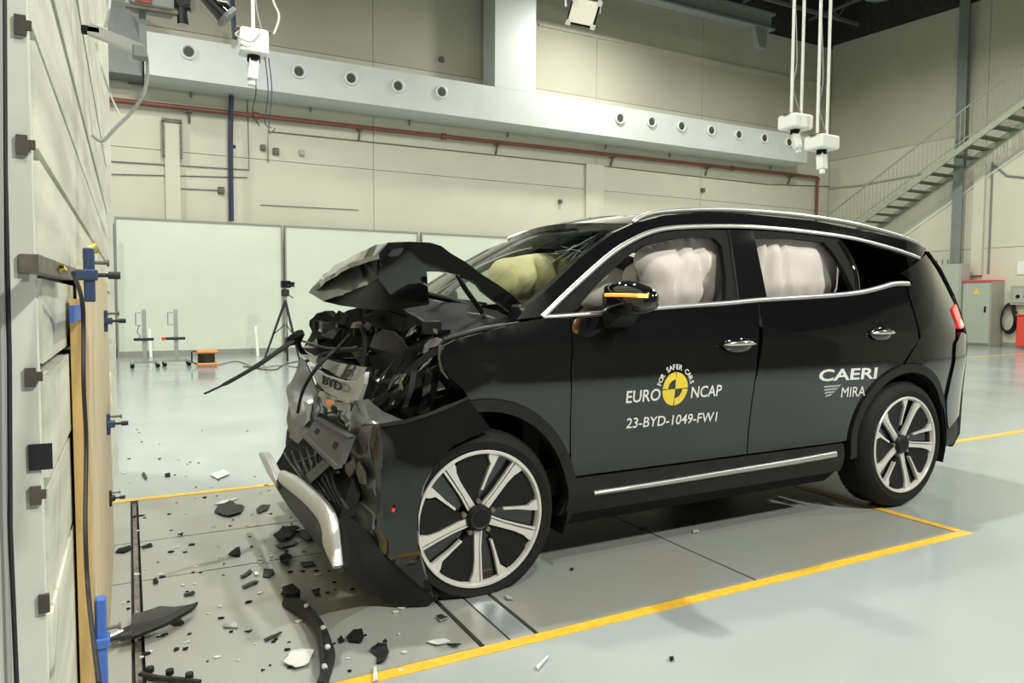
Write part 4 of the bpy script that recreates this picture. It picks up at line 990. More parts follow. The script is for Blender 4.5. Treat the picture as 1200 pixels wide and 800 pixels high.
lc = Vector(SX(791, 455.5)); LR = .079
def disc(r0, r1, a0, a1, n, name, mt, off=-.0022):
    vs = []; 
    for i in range(n+1):
        a = math.radians(a0+(a1-a0)*i/n)
        for r in (r0, r1): x, z = lc[0]+r*.95*math.cos(a), lc[1]+r*math.sin(a); vs.append(Vector((x, YS(x, z)+off, z)))
    fs = [(2*i, 2*i+1, 2*i+3, 2*i+2) for i in range(n)]
    return obj(name, MB().sheet(vs, fs, [Vector((0, .001, 0))]*len(vs)), mt, FD)
for k, (r0, a0) in enumerate(((0, 2), (.045, 92), (0, 182), (.045, 272))): disc(r0 if r0 else .002, LR, a0, a0+86, 16, 'target_emblem', 'decal_yellow')
word = 'FOR SAFER CARS'
for i, ch in enumerate(word):
    if ch == ' ': continue
    a = math.radians(170-(i+.5)*(160/len(word))); v, f = textmesh(ch, .034, .0006)
    cx = (min(p.x for p in v)+max(p.x for p in v))/2
    def fn(p, a=a, cx=cx):
        r = .092+p.y; t = (p.x-cx); x = lc[0]+.97*(r*math.cos(a)+t*math.sin(a)); z = lc[1]+r*math.sin(a)-t*math.cos(a); return Vector((x, YS(x, z)-.0025, z))
    flat_decal('arc_letter', v, f, fn, FD, 'decal_white')
for i in range(4):
    panel('stripe_emblem', [(966+i*.5, 452+i*3.6), (986-i*3.5, 450.5+i*3.6), (984-i*3.5, 452.8+i*3.6), (965+i*.5, 454.3+i*3.6)], 'decal_grey', RD, th=.001, off=-.0025, step=.02)
# jagged lower edges of the emblem

# ============================================================ CRUSHED FRONT OF THE CAR
XF = [(.10, -.60), (.20, -.60), (.36, -.60), (.50, -.53), (.62, -.49), (.75, -.43), (.9, -.385), (1.05, -.33), (1.25, -.26)]
def xf(z):
    if z <= XF[0][0]: return XF[0][1]
    for a, b in zip(XF, XF[1:]):
        if z <= b[0]: return a[1]+(b[1]-a[1])*(z-a[0])/(b[0]-a[0])
    return XF[-1][1]
def FS(u, v, dx=0.):
    x = -.45
    for _ in range(20): p = at(u, v, 0, x); x = .5*x+.5*(xf(p.z)+dx)
    return at(u, v, 0, x)
def V3(p):
    if len(p) == 2: return FS(p[0], p[1])
    if len(p) == 3: return FS(p[0], p[1], p[2])
    return at(p[0], p[1], 1, p[3])       # (u, v, 'y', y)
def crump(name, pts, mt, amp=.012, fr=9., step=7, th=(.008, .004, 0), seed=1, parent=None, smooth=48, flat=False, **k):
    amp *= .55; fr *= .7
    """torn sheet: outline vertices each have their own place in space; the inside is interpolated and buckled"""
    P3 = [V3(p) for p in pts]; tt = [(q-CAMP).dot(CF) for q in P3]; U = [(p[0], p[1]) for p in pts]
    a = sum(U[i-1][0]*U[i][1]-U[i][0]*U[i-1][1] for i in range(len(U)))
    if a < 0: U = U[::-1]; tt = tt[::-1]
    v, f = fill(U, step, .3); vs = []
    n = len(U); A_ = np.zeros((n+3, n+3)); X_u = np.array(U)/50.
    r2 = ((X_u[:, None]-X_u[None])**2).sum(-1)+1e-9
    A_[:n, :n] = .5*r2*np.log(r2)+np.eye(n)*.02; A_[:n, n] = 1; A_[:n, n+1:] = X_u; A_[n, :n] = 1; A_[n+1:, :n] = X_u.T
    cf = np.linalg.solve(A_, np.concatenate([np.array(tt), np.zeros(3)])); tlo, thi = min(tt)-.04, max(tt)+.04
    for p in v:
        xp = np.array((p[0], p[1]))/50.; q2 = ((X_u-xp)**2).sum(-1)+1e-9
        t = float(min(thi, max(tlo, (cf[:n]*.5*q2*np.log(q2)).sum()+cf[n]+cf[n+1:] @ xp)))
        d = ray(p[0], p[1]); q = CAMP+d*(t/d.dot(CF))
        if amp:
            s = q*fr+Vector((seed*3.1, seed, 0)); n1 = noise.noise(s); n2 = noise.noise(s*2.3+Vector((5, 5, 5)))
            r = (1-abs(n1)*3)*.6+n2*.5
            q = q+Vector((-1, -.35, .15))*(amp*r)+Vector((0, n2, n1))*(amp*.35)
        vs.append(q)
    fs = [t if (v[t[1]][0]-v[t[0]][0])*(v[t[2]][1]-v[t[0]][1])-(v[t[1]][1]-v[t[0]][1])*(v[t[2]][0]-v[t[0]][0]) < 0 else t[::-1] for t in f]
    return obj(name, MB().sheet(vs, fs, [Vector(th)]*len(vs)), mt, parent or CAR, None if flat else smooth, **k)
Y = lambda u, v, y: (u, v, 'y', y)
C = lambda u, v, o=0.: (u, v, 'y', max(0, 440-u)*.0042+.012+o)
# dark masses behind everything
def lump(name, a, b, n, amp, mt, seed):
    a = Vector(a); b = Vector(b); m = MB()
    def g(i, j, k): return Vector((a.x+(b.x-a.x)*i, a.y+(b.y-a.y)*j, a.z+(b.z-a.z)*k))
    vid = {}; vs = []; fs = []
    def vert(p):
        key = tuple(round(c, 4) for c in p)
        if key not in vid:
            q = Vector(p); d = noise.noise_vector(q*5+Vector((seed, 0, 0)))*amp+noise.noise_vector(q*13+Vector((seed, 3, 0)))*amp*.5
            vid[key] = len(vs); vs.append(q+d)
        return vid[key]
    for ax in range(3):
        for s in (0, 1):
            for i in range(n):
                for j in range(n):
                    c = []
                    for (di, dj) in ((0, 0), (1, 0), (1, 1), (0, 1)):
                        w_ = [(i+di)/n, (j+dj)/n]; w_.insert(ax, s); c.append(vert(g(*w_)))
                    fs.append(tuple(c if s else c[::-1]))
    return fixn(obj(name, m.add(vs, fs), mt, CAR, 30))
lump('engine_block', (-.12, .45, .45), (.24, 1.35, 1.0), 10, .06, 'black_plastic', 1)
lump('radiator_pack', (-.30, .30, .32), (-.14, 1.60, .86), 10, .06, 'matte_black', 4)
lump('battery_box', (-.15, 1.15, .7), (.12, 1.55, 1.05), 6, .04, 'black_plastic', 7)
lump('strut_tower', (-.05, .22, .72), (.24, .44, 1.02), 6, .03, 'matte_black', 9)
lump('crash_beam', (-.46, .35, .45), (-.34, 1.55, .60), 8, .04, 'rust_steel', 3)
# engine-bay top: torn dark skins
crump('torn_bay_panel', [Y(356, 408, 1.6), Y(362, 398, 1.6), Y(367, 388, 1.6), Y(365, 376, 1.55), Y(371, 368, 1.5), Y(379, 366, 1.45), Y(384, 364, 1.45), Y(391, 371, 1.4), Y(397, 372, 1.35), Y(406, 364, 1.3), Y(424, 360, 1.2), Y(430, 385, 1.1), Y(424, 405, 1.1), Y(430, 428, 1.0), Y(398, 428, 1.2), Y(372, 418, 1.4)], 'matte_black', .05, 7, 7, (.05, .02, 0), 2)
crump('cowl_panel', [Y(424, 360, 1.3), Y(460, 357, 1.0), Y(503, 352, .9), Y(540, 356, .6), Y(580, 364, .4), Y(602, 374, .3), Y(600, 382, .22), Y(560, 390, .24), Y(520, 402, .26), Y(480, 420, .4), Y(450, 420, .7), Y(430, 405, 1.0)], 'matte_black', .035, 6, 8, (.02, .05, -.02), 5)
crump('engine_cover', [Y(425, 372, .9), Y(450, 364, .85), Y(480, 372, .7), Y(512, 388, .5), Y(500, 398, .5), Y(470, 390, .7), Y(440, 384, .8)], 'black_plastic', .02, 8, 7, (.03, .05, 0), 8)
crump('bay_lining', [Y(432, 418, .5), Y(480, 405, .40), Y(520, 402, .32), Y(522, 440, .32), Y(545, 470, .3), Y(520, 484, .3), Y(470, 492, .3), Y(432, 470, .45)], 'matte_black', .04, 9, 7, (.05, .05, 0), 6)
# headlamp remains
crump('headlamp_shell', [Y(433, 406, .36), Y(439, 392, .36), Y(448, 386, .33), Y(462, 389, .30), Y(472, 397, .27), Y(477, 408, .27), Y(469, 415, .30), Y(454, 412, .34)], 'grey_plastic', .012, 14, 5, (.01, .02, 0), 11)
crump('headlamp_foil', [Y(472, 440, .16), Y(477, 437, .15), Y(471, 448, .16), Y(473, 456, .16), Y(465, 460, .17), Y(461, 474, .17), Y(457, 474, .18), Y(461, 465, .18), Y(452, 461, .19), Y(456, 454, .18)], 'copper_foil', .008, 20, 3, (.003, .006, 0), 12, label='crumpled gold coloured foil in the broken headlamp')
for i, (pp, s) in enumerate((([(484, 430), (490, 433), (486, 455), (476, 482), (469, 483), (479, 458)], 13), ([(500, 428), (508, 436), (505, 455), (497, 480), (488, 486), (496, 458)], 14), ([(516, 436), (526, 447), (522, 466), (512, 481), (503, 483), (511, 462)], 15), ([(530, 452), (545, 468), (530, 477), (520, 480)], 17))):
    crump('headlamp_fin', [Y(u, v, .10+.01*i) for u, v in pp], 'gloss_black', .012, 10, 5, (.01, .02, 0), s)
crump('headlamp_frame', [Y(430, 480, .20), Y(440, 466, .2), Y(458, 452, .18), Y(480, 430, .16), Y(500, 412, .14), Y(517, 403, .12), Y(519, 411, .12), Y(500, 423, .14), Y(480, 440, .16), Y(460, 462, .17), Y(444, 476, .19)], 'black_plastic', .018, 12, 5, (.012, .02, 0), 18)
obj('fender_rail', MB().tube(crom([at(520, 398, 1, .20), at(545, 391, 1, .19), at(575, 384, 1, .17), at(608, 380, 1, .13)], 6), .013, 8), 'grey_plastic', CAR, 50)
# torn skins of the nose, light reflected in black paint coloured in as grey
crump('nose_panel', [(352, 418, -.06), (347, 434, -.07), (336, 452, -.09), (337, 468, -.09), (343, 488, -.08), (340, 512, -.06), (352, 520, -.03), (366, 500, -.02), (376, 480, .0), (372, 456, .0), (366, 440, -.02), (360, 426, -.03)], 'painted_sheen_grey', .03, 8, 6, seed=21)
crump('nose_panel', [(353, 415, -.04), (370, 416, -.03), (397, 425, .0), (413, 428, .0), (430, 430, .01), (425, 443, .0), (415, 446, -.01), (400, 443, -.02), (385, 434, -.03), (368, 426, -.04)], 'crumpled_paint', .012, 10, 5, seed=22)
gar = crump('badge_garnish', [(363, 429, -.085), (380, 440, -.075), (400, 446, -.07), (416, 447, -.07), (428, 436, -.065), (426, 450, -.065), (420, 469, -.07), (407, 470, -.07), (394, 465, -.075), (381, 459, -.075), (370, 446, -.085)], 'garnish_grey', .002, 5, 4, (.02, .01, 0), 23, label='light grey garnish strip with raised letters')
crump('nose_panel', [(372, 455, .0), (381, 460, .0), (407, 470, .0), (419, 470, .0), (416, 490, .0), (410, 510, .0), (396, 502, .02), (380, 492, .02), (372, 478, .02)], 'crumpled_paint', .03, 11, 5, seed=24)
crump('amber_reflector', [(381, 468, -.03), (386, 469, -.03), (391, 473, -.03), (387, 476, -.03), (382, 473, -.03)], 'orange_plastic', .003, 9, 3, seed=25)
crump('corner_skin', [C(410, 500, .03), C(416, 470, .08), C(430, 468, .12), C(446, 481, .12), C(474, 493, .08), C(450, 497, .02), C(425, 498), C(434, 520), C(441, 556), C(441, 592), C(439, 626), C(428, 632), C(414, 620), C(401, 607), C(405, 585, .03), C(413, 560, .06), C(409, 530, .06)], 'painted_sheen_grey', .03, 12, 5, seed=26)
for i, (pp, s, mt) in enumerate((([(420, 541), (427, 556), (428, 568), (421, 566), (417, 552)], 27, 'painted_sheen_grey'), ([(404, 545), (414, 538), (417, 548), (410, 560), (404, 552)], 28, 'painted_sheen_grey'), ([(424, 500), (437, 498), (431, 520), (426, 532), (420, 512)], 29, 'painted_sheen_grey'), ([(412, 592), (422, 588), (436, 602), (437, 620), (424, 622), (410, 606)], 30, 'painted_sheen_grey'), ([(356, 470), (366, 474), (364, 492), (356, 500), (350, 484)], 31, 'crumpled_paint'), ([(392, 470), (412, 474), (410, 482), (396, 480)], 32, 'painted_sheen_grey'))):
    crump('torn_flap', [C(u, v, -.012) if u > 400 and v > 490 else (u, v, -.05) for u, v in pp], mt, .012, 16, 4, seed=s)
# number-plate carrier with two square holes
q = [FS(370, 490, -.06), FS(409, 512, -.06), FS(396, 545, -.08), FS(358, 509, -.08)]
def qp(s, t, d=0.): a = q[0].lerp(q[1], s); b = q[3].lerp(q[2], s); return a.lerp(b, t)+Vector((-1, -.25, 0))*d
m = MB()
pc = obj('plate_carrier', MB().prism([qp(0, 0), qp(1, 0), qp(1, 1), qp(0, 1)], (.03, .01, 0)), 'grey_plastic', CAR)
fixn(pc)
obj('carrier_lip', MB().prism([qp(-.02, -.06, .01), qp(1.02, -.06, .01), qp(1.02, .0, .01), qp(-.02, .0, .01)], (.03, .01, 0)).prism([qp(-.02, .98, .012), qp(1.02, .98, .012), qp(1.02, 1.1, .012), qp(-.02, 1.1, .012)], (.03, .01, 0)), 'grey_plastic', pc)
for s in (.22, .78): obj('carrier_hole', MB().prism([qp(s-.05, .38, .002), qp(s+.05, .38, .002), qp(s+.05, .62, .002), qp(s-.05, .62, .002)], (.004, 0, 0)), 'matte_black', pc)
crump('carrier_backing', [(362, 486, .0), (375, 484, .0), (394, 492, .0), (413, 506, .0), (402, 548, .0), (385, 530, .0), (362, 512, .0)], 'matte_black', .01, 9, 6, seed=33)
# lower grille
crump('grille_backing', [(322, 548, -.0), (335, 524, -.0), (350, 510, .0), (372, 524, .02), (396, 546, .02), (412, 545, .03), (413, 562, .03), (405, 588, .02), (398, 608, .0), (385, 592, .0), (362, 574, -.0), (332, 560, -.0)], 'matte_black', .015, 9, 6, (.06, .02, 0), 34)
for k in range(7):
    a = FS(333+k*9, 530-k*2+max(0, k-3)*7, -.02); b = FS(368+k*6.5, 575+k*3.5, -.025)
    mid = a.lerp(b, .5)+Vector((-.015, 0, R.uniform(-.01, .01)))
    obj('grille_slat', MB().tube(crom([a, mid, b], 5), .006, 5, flat=.5), 'black_plastic', CAR, 50)
for k in range(3):
    a = FS(340+k*12, 545+k*9, -.022); b = FS(372+k*12, 533+k*10, -.022); obj('grille_bar', MB().tube([a, b], .006, 5), 'black_plastic', CAR, 50)
crump('grey_strap', [(358, 556, -.05), (379, 538, -.05), (387, 545, -.05), (364, 566, -.05)], 'grey_plastic', .002, 6, 6, seed=35)
crump('valance', [(321, 568, -.03), (331, 566, -.03), (362, 590, -.03), (377, 612, -.03), (381, 638, -.03), (398, 666, -.03), (388, 656, .0), (374, 640, .02), (352, 612, .02), (337, 592, .02)], 'black_plastic', .012, 7, 6, (.04, .02, 0), 36)
crump('bumper_lip', [(398, 606, -.02), C(440, 638), Y(468, 664, -.01), Y(498, 688, -.02), Y(512, 702, -.02), Y(497, 713, .0), Y(470, 711, .03), Y(436, 697, .06), (404, 668, -.0), (398, 655, -.02)], 'black_plastic', .010, 6, 7, (.03, .04, 0), 37)
def trim(name, top, bot, mt, d=.022, dx=-.06, **k):
    n = len(top); rs = []
    for (a, b) in zip(top, bot):
        A_, B_ = FS(a[0], a[1], dx), FS(b[0], b[1], dx); o = Vector((-1, -.3, .15)).normalized()*d
        rs.append([A_+o*-.6, A_+o*.5, A_.lerp(B_, .2)+o, A_.lerp(B_, .75)+o*.8, B_+o*.3, B_-o*.6])
    return fixn(obj(name, MB().loft([list(r) for r in zip(*[crom([r[i] for r in rs], 4) for i in range(6)])], cap=True), mt, CAR, 50, **k))
trim('bumper_trim', [(331, 551), (346, 558), (365, 572), (382, 589), (391, 606), (395, 634), (398, 662)], [(331, 567), (345, 578), (361, 592), (374, 608), (379, 622), (381, 640), (395, 666)], 'satin_silver', label='bent silver trim bar of the lower bumper')
trim('bumper_trim', [(307, 529), (314, 531), (322, 545), (329, 560)], [(309, 539), (314, 553), (321, 564), (327, 574)], 'satin_silver', label='far end of the silver bumper trim')
# big buckled bumper corner in front of the wheel
crump('bumper_corner', [C(425, 497), C(440, 499), Y(475, 494, .005), Y(497, 487, -.01), Y(522, 478, -.015), Y(549, 466, -.01), Y(558, 480, -.01), Y(567, 492, -.015), Y(575, 503, -.015), Y(556, 510, -.03), Y(530, 522, -.035), Y(510, 542, -.04), Y(496, 570, -.04), Y(489, 605, -.04), Y(490, 640, -.04), Y(498, 672, -.03), Y(510, 701, -.02), Y(490, 684, -.02), Y(458, 656, -.01), C(436, 636), C(440, 622), C(442, 592), C(441, 556), C(435, 522)], 'black_paint', .006, 3.2, 9, (.01, .012, 0), 38, smooth=60)
crump('corner_crease', [C(425, 496, -.01), C(440, 497, -.01), Y(475, 491.5, -.005), Y(497, 485, -.02), Y(522, 476, -.025), Y(549, 464, -.02), Y(550, 467, -.02), Y(522, 480, -.025), Y(497, 489, -.02), Y(475, 496, -.005), C(440, 501, -.01)], 'crumpled_paint', .0, 5, 5, (.01, .01, 0), 39)
crump('torn_liner', [Y(486, 560, .04), Y(500, 545, .03), Y(525, 520, .03), Y(498, 560, .02), Y(488, 620, .02), Y(494, 670, .02), Y(505, 700, .02), Y(480, 680, .04), Y(475, 620, .05)], 'matte_black', .01, 8, 8, (.02, .03, 0), 40)
obj('side_marker', MB().cyl(at(461, 597.5, 1, -.045), (.5, 1, 0), .006, .01, 8), 'red_dot', CAR)
# raised letters on the garnish
def on_quad(s, bl, br, up, dx, parent, mt, d=.006):
    v, f = textmesh(s, 1., .02); x0 = min(p.x for p in v); x1 = max(p.x for p in v); y1 = max(p.y for p in v)
    a, b, c = FS(*bl, dx), FS(*br, dx), FS(*up, dx)
    fs = [a+(b-a)*((p.x-x0)/(x1-x0))+(c-a)*(p.y/y1) for p in v]
    return obj('raised_letters', MB().sheet([p+Vector((-d, -d*.4, 0)) for p in fs], f, [Vector((d, d*.4, 0))]*len(fs)), mt, parent)
on_quad('BYD', (379, 449), (401, 458.5), (379.5, 439.5), -.088, gar, 'matte_black')
# the buckled hood
HY = .28
edge_t = [(504, 284), (517, 288), (529, 297), (546, 307), (564, 321), (585, 334), (600, 345), (612, 357), (610, 368)]
edge_b = [(601, 367), (582, 354), (565, 341), (560, 334), (550, 328), (538, 322), (517, 318), (500, 318)]
HOOD = crump('hood', [Y(454, 284, .33), Y(480, 283, HY)]+[Y(u, v, HY) for u, v in edge_t]+[Y(u, v, HY) for u, v in edge_b]+[Y(503, 356, .34), Y(480, 352, .36), Y(458, 345, .36), Y(444, 325, .34), Y(444, 298, .34)], 'black_paint', .004, 5, 7, (.01, .05, 0), 50, label='black hood folded up into a hump')
OFF[HOOD.name] = OFF[CAR.name]
crump('hood_nose', [Y(363, 343, 1.45), Y(368, 335, 1.45), Y(377, 327, 1.4), Y(395, 316, 1.25), Y(412, 307, 1.05), Y(430, 299, .75), Y(444, 296, .36), Y(448, 310, .33), Y(444, 325, .34), Y(430, 333, .55), Y(415, 340, .8), Y(396, 347, 1.1), Y(379, 353, 1.3)], 'painted_sheen_grey', .022, 9, 6, (.01, .02, .0), 51, parent=HOOD, label='front flank of the black hood with its sheen painted grey')
crump('hood_inner_panel', [Y(363, 343, 1.46), Y(379, 353, 1.3), Y(400, 358, 1.2), Y(428, 362, .9), Y(460, 364, .7), Y(503, 357, .5), Y(500, 320, .52), Y(470, 300, .55), Y(450, 304, .56), Y(444, 325, .56), Y(415, 338, .98), Y(390, 347, 1.3)], 'black_plastic', .012, 7, 7, (.02, .05, 0), 52, parent=HOOD)
n0 = [at(u, v, 1, HY+.01) for u, v in ((444, 297), (454, 285), (480, 284), (504, 285), (520, 290))]
f0 = [at(u, v, 1, y) for u, v, y in ((366, 337, 1.46), (378, 322, 1.50), (397, 309, 1.5), (420, 299, 1.5), (440, 299, 1.5))]
vs = []
for i in range(5):
    for j in range(9):
        t = j/8; p = n0[i].lerp(f0[i], t)+Vector((0, 0, .02*math.sin(math.pi*t)))+noise.noise_vector((n0[i].lerp(f0[i], t))*6)*.018*(1 if 0 < j < 8 else .3); vs.append(p)
fs = [(i*9+j, i*9+j+1, (i+1)*9+j+1, (i+1)*9+j) for i in range(4) for j in range(8)]
fixn(obj('hood_top', MB().sheet(vs, fs, [Vector((0.004, 0, -.02))]*len(vs)), 'black_paint', HOOD, 35))
for i, (u, v) in enumerate(((392, 332), (412, 325), (424, 318), (432, 313))):
    crump('skin_crease', [Y(u-3, v-8, 1.25-.25*i), Y(u+2, v-9, 1.22-.25*i), Y(u+5, v+5, 1.15-.25*i), Y(u+1, v+7, 1.17-.25*i)], 'matte_black', .002, 9, 4, (.004, .01, 0), 53+i, parent=HOOD) if i > 1 else None
obj('hood_strut', MB().tube([at(528, 306, 1, .40), at(545, 338, 1, .40), at(566, 367, 1, .36)], .013, 8), 'black_plastic', CAR, 50)
obj('hood_hinge', MB().bevbox(at(612, 370, 1, .16)-Vector((.03, .03, .02)), at(612, 370, 1, .16)+Vector((.09, .06, .05)), .01), 'black_plastic', CAR)
obj('wiper', MB().tube(crom([at(505, 352, 1, 1.2), at(530, 351, 1, 1.0), at(570, 356, 1, .8)], 5), .008, 6), 'matte_black', CAR, 50)
lump('hinge_cover', at(598, 362, 1, .30), at(626, 388, 1, .10), 5, .02, 'black_plastic', 14)
crump('bright_bracket', [Y(497, 404, .14), Y(503, 399, .14), Y(512, 396, .14), Y(520, 398, .14), Y(514, 405, .14), Y(504, 408, .15), Y(500, 417, .15), Y(496, 412, .15)], 'bright_metal', .014, 30, 3, (.004, .008, 0), 60)
crump('fender_torn_edge', [Y(514, 404, .03), Y(518, 404, .02), Y(517, 420, .02), Y(520, 432, .015), Y(528, 443, .01), Y(524, 444, .02), Y(516, 434, .03), Y(513, 419, .03)], 'painted_sheen_grey', .003, 9, 4, (.004, .01, 0), 61)
# loose junk in the engine bay, every piece its own part
JR = random.Random(23)
def jit(a, s): return a+Vector((JR.uniform(-s, s), JR.uniform(-s, s), JR.uniform(-s, s)))
def hose(pts, r, mt, nm='hose'): obj(nm, MB().tube(crom(pts, 6), r, 7), mt, CAR, 60)
hose([at(430, 372, 1, 1.0), at(455, 362, 1, .85), at(485, 372, 1, .7), at(512, 390, 1, .45)], .018, 'black_plastic')
hose([at(350, 398, 1, 1.55), at(385, 408, 1, 1.2), at(420, 407, 1, .9)], .007, 'grey_plastic')
hose([at(355, 425, 1, 1.45), at(385, 413, 1, 1.2), at(430, 409, 1, .9)], .009, 'black_plastic')
hose([at(424, 385, 1, .6), at(428, 400, 1, .55), at(425, 425, 1, .5), at(430, 440, 1, .4)], .012, 'matte_black')
hose([at(500, 345, 1, .8), at(530, 352, 1, .7), at(560, 362, 1, .5)], .016, 'matte_black')
for i in range(46):
    u = JR.uniform(364, 520); v = JR.uniform(378, 432); 
    if v > 425-(u-430)*.25 and u > 430: v -= 18
    y = max(.22, 1.55-(u-360)/160*1.2)+JR.uniform(-.12, .02); p = at(u, v, 1, y); k = JR.random()
    d = Vector((JR.uniform(-1, 1), JR.uniform(-1, 1), JR.uniform(-.8, .8))).normalized()*JR.uniform(.03, .10)
    mt = JR.choice(['black_plastic', 'matte_black', 'grey_plastic', 'gloss_black', 'gloss_black', 'rust_steel', 'black_plastic'])
    if i % 9 == 0: mt = 'bright_metal'; d *= .4
    if k < .35: obj('bent_bar', MB().tube([p-d, jit(p, .02), p+d], JR.uniform(.004, .012), 6), mt, CAR, 50)
    elif k < .7:
        e = d.cross(Vector((JR.uniform(-1, 1), JR.uniform(-1, 1), 1))).normalized()*JR.uniform(.015, .05)
        obj('torn_bracket', MB().sheet([p-d-e, p+d-e*.5, jit(p+d+e, .01), jit(p, .015)+e, p-d+e*.7], [(0, 1, 3), (1, 2, 3), (3, 4, 0)], [Vector((.004, .006, .002))]*5), mt, CAR)
    else: lump('broken_housing', p-Vector((.03, .03, .02)), p+Vector((.03, .03, .03))*JR.uniform(.6, 1.2), 3, .012, mt, i)
for i in range(26):
    u = JR.uniform(435, 520); v = 492-(u-435)*.45+JR.uniform(-55, -6); p = at(u, v, 1, JR.uniform(.12, .3))
    d = Vector((JR.uniform(.2, 1), JR.uniform(-.3, .3), JR.uniform(.2, .9))).normalized()*JR.uniform(.02, .07)
    mt = JR.choice(['black_plastic', 'gloss_black', 'grey_plastic', 'gloss_black', 'garnish_grey'])
    obj('lamp_fragment', MB().sheet([p-d, jit(p, .02), p+d, jit(p+d*.3, .025)], [(0, 1, 2), (0, 2, 3)], [Vector((.003, .006, 0))]*4), mt, CAR)
# long seal strip sticking out in front, flared end, and straps
a = [at(240, 461, 1, 1.0), at(265, 449, 1, 1.05), at(300, 429, 1, 1.1), at(328, 410, 1, 1.2), at(345, 398, 1, 1.3)]
rs_ = [.010, .018, .021, .024, .036]
c_ = crom(a, 5); rr = [rs_[min(4, int(i/5))] for i in range(len(c_))]
obj('torn_seal_strip', MB().tube(c_, rr, 7, flat=.45), 'matte_black', CAR, 50, label='long black seal strip sticking out in front')
obj('strip_end', MB().tube(crom([at(338, 402, 1, 1.3), at(352, 392, 1, 1.3), at(350, 404, 1, 1.35), at(358, 416, 1, 1.4), at(372, 421, 1, 1.4)], 4), [.02]+[.03]*4+[.014]*12, 6), 'matte_black', CAR, 50)
obj('black_strap', MB().tube(crom([at(410, 392, 1, .75), at(395, 408, 1, .75), at(372, 430, 1, .70), at(356, 455, 1, .75), at(349, 482, 1, .8)], 6), .022, 6, flat=.35), 'matte_black', CAR, 50)
obj('thin_cord', MB().tube(crom([at(340, 352, 1, 1.5), at(347, 378, 1, 1.5), at(357, 412, 1, 1.45)], 4), .004, 5), 'matte_black', CAR, 50) if False else None

# ============================================================ DEBRIS ON THE FLOOR
DR = random.Random(11)
def shard(pix, mt, label, name='debris_shard', lift=.012, th=.006, group=None, cat='debris', zz=.0, curl=.02):
    P = [gr(u, v, .003) for u, v in pix]; cx = sum((p for p in P), Vector())/len(P)
    v2, f = fill([(p.x, p.y) for p in P][::1], max(.02, (P[0]-cx).length*.45), .2)
    vs = [Vector((p[0], p[1], .004+zz+lift*(.5+.5*noise.noise(Vector((p[0]*25, p[1]*25, len(label)))))+curl*(Vector((p[0]-cx.x, p[1]-cx.y)).length)*.4)) for p in v2]
    return obj(name, MB().sheet(vs, f, [Vector((0, 0, -th*.6))]*len(vs)), mt, None, 25, base=(cx.x, cx.y, 0), label=label, cat=cat, group=group)
shard([(251, 601), (258, 592), (270, 589), (287, 595), (282, 602), (270, 606), (262, 605)], 'black_plastic', 'large dark shard with pale edges near the yellow line left of the bumper', lift=.018)
shard([(250, 592), (262, 587), (281, 584), (262, 591)], 'shard_clear', 'pale splinter lying just above the large dark shard')
shard([(300, 598), (306, 593), (317, 592), (313, 598), (303, 602)], 'black_plastic', 'small black chunk left of the silver bumper trim end')
shard([(267, 651), (276, 643), (281, 642), (282, 650), (275, 652)], 'matte_black', 'black crumb with a spike below the large dark shard')
shard([(281, 676), (293, 669), (296, 671), (284, 678)], 'black_plastic', 'flat black sliver left of the white chip')
shard([(298, 672), (301, 671), (303, 674), (299, 675)], 'housing_white', 'tiny white chip between two black pieces')
shard([(309, 668), (320, 668), (322, 673), (315, 677), (308, 676)], 'black_plastic', 'squarish dark flake right of the white chip')
shard([(283, 688), (300, 681), (303, 683), (286, 690)], 'grey_plastic', 'long grey flake below the white chip')
shard([(262, 731), (268, 733), (277, 731), (279, 736), (262, 736)], 'shard_grey', 'small shiny silver piece left of the curved arch strip')
shard([(309, 750), (328, 742), (331, 743), (312, 752)], 'black_plastic', 'thin black sliver left of the curved arch strip')
shard([(217, 714), (228, 708), (232, 709), (224, 717), (217, 719)], 'black_plastic', 'dark flake beyond the tip of the torn panel strip')
shard([(406, 750), (414, 740), (424, 739), (427, 747), (424, 754), (410, 753)], 'black_plastic', 'crumpled black piece right of the curved arch strip, larger of the pair', lift=.018)
shard([(396, 750), (400, 746), (404, 752), (398, 754)], 'matte_black', 'small triangular black piece beside the crumpled one')
shard([(434, 763), (443, 756), (453, 758), (456, 768), (450, 777), (441, 778), (442, 770)], 'black_plastic', 'star shaped black piece above the yellow line', lift=.018)
shard([(449, 752), (452, 749), (454, 754)], 'matte_black', 'tiny black triangle above the star shaped piece')
shard([(438, 783), (441, 782), (443, 798), (437, 800)], 'shard_clear', 'narrow silvery piece beside the yellow line at the bottom edge')
shard([(511, 723), (518, 721), (526, 726), (516, 729)], 'chrome', 'small chrome clip in front of the flat front tyre')
shard([(366, 692), (375, 690), (372, 697)], 'matte_black', 'black piece just right of the arch strip top')
shard([(365, 693), (372, 695), (376, 699), (368, 698)], 'black_plastic', 'black curl piece under the bumper shadow edge')
shard([(179, 681), (183, 678), (186, 683), (181, 685)], 'matte_black', 'star shaped black crumb left of the floor channel crossing')
shard([(215, 697), (227, 694), (229, 697), (217, 699)], 'black_plastic', 'flat black chip above the torn panel strip')
shard([(240, 699), (246, 706), (238, 706)], 'matte_black', 'small black chip right of the torn panel strip tip') if False else None
shard([(135, 648), (140, 643), (152, 640), (156, 643), (146, 648)], 'matte_black', 'black splinter pile beside the barrier foot')
shard([(164, 642), (177, 637), (179, 640), (168, 643)], 'matte_black', 'black splinter right of the floor channel')
shard([(208, 627), (215, 625), (214, 628)], 'matte_black', 'tiny black sliver near the channel, under the yellow line')
shard([(340, 768), (352, 762), (368, 764), (362, 780), (346, 785), (332, 778)], 'shard_clear', 'clear crumpled film piece left of the curved arch strip', lift=.018)
